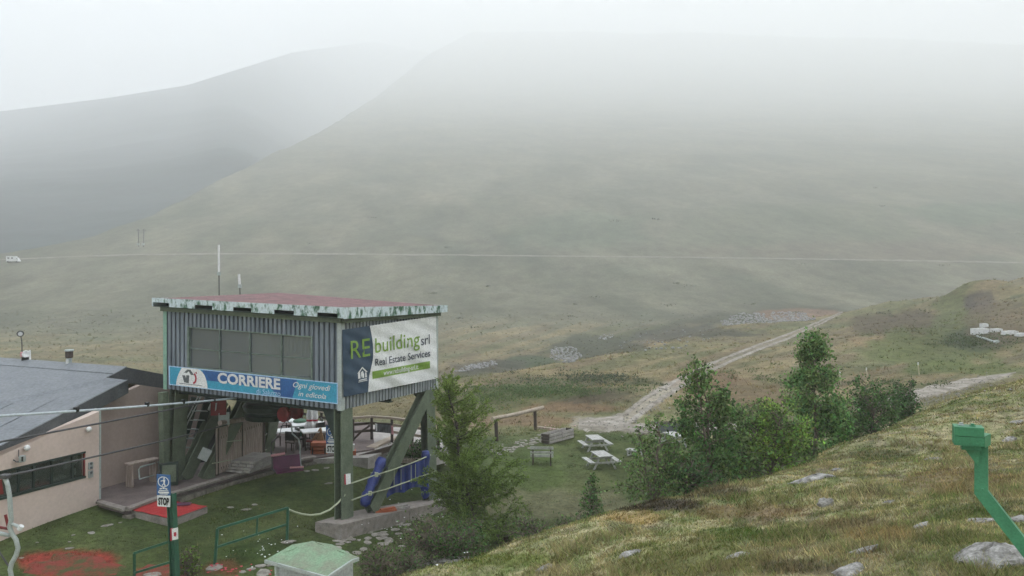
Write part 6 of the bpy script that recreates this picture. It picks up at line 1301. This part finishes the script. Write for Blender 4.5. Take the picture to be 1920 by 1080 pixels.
hv = np.concatenate(hv); hc_ = np.concatenate(hc_); V, Fq, Cc = leaves(hv, hc_[:, 0], (1, 1, 1), .35); o = np_mesh('heath_clumps', V, Fq, M['leaf'], Cc * np.repeat(hc_[:, 1:], 4, 0)); tag(o, kind='stuff')
# red carpet worn into the lawn
rmv, rmf = [], []; mb = MB()
for (cx, cyy, rx, ry, m) in ((140, 1062, 95, 22, 0), (300, 1072, 50, 12, 1)):
    c = []; 
    for i in range(26):
        a = 2 * math.pi * i / 26; k = 1 + .18 * math.sin(3 * a + m) + .12 * math.sin(7 * a + 2) + random.uniform(-.08, .08); c.append((cx + rx * k * math.cos(a), cyy + ry * k * math.sin(a)))
    ctr = G(cx, cyy, 14, 40); ring = [G(x, y, 14, 40) for x, y in c]; mids_ = [ctr.lerp(r, .55) for r in ring]
    for r in mids_: r.z = gz1(r.x, r.y)
    up2 = Vector((0, 0, .02)); vs = [ctr + up2] + [r + up2 for r in mids_] + [r + Vector((0, 0, -.004)) for r in ring]
    q = MB().add(vs, [(0, 1 + i, 1 + (i + 1) % 26) for i in range(26)] + [(1 + i, 27 + i, 27 + (i + 1) % 26, 1 + (i + 1) % 26) for i in range(26)]); o = q.build('worn_carpet', M['worn'], origin=ctr); tag(o, 'worn red carpet patch on the lawn at the lower left' if m == 0 else 'worn red carpet patch behind the short railing', 'carpet')
# white meadow flowers
fv, ff = [], []
def flowers(n, u0, v0, ru, rv, nm, col='white', s=.035, hh=(.1, .4)):
    mb = MB()
    for i in range(n):
        p = G(u0 + random.gauss(0, ru), v0 + random.gauss(0, rv), 12, 45, 120); h = random.uniform(*hh); t = p + Vector((random.gauss(0, .03), random.gauss(0, .03), h)); r = random.uniform(.5, 1) * s
        mb.add([t + Vector((r * math.cos(k * 1.257), r * math.sin(k * 1.257) * .9, r * .35 * math.sin(k * 2.5))) for k in range(5)], [(0, 1, 2, 3, 4)])
    o = mb.build(nm, M[col]); tag(o, kind='stuff')
flowers(90, 810, 1000, 60, 26, 'white_flowers'); flowers(34, 490, 1030, 36, 18, 'lawn_flowers', s=.03, hh=(.05, .15)); flowers(24, 430, 1072, 40, 5, 'red_flowers', 'red_print', .05, (.03, .12)); flowers(22, 1040, 820, 18, 4, 'dry_flowers', 'pink', .05, (.3, .6))
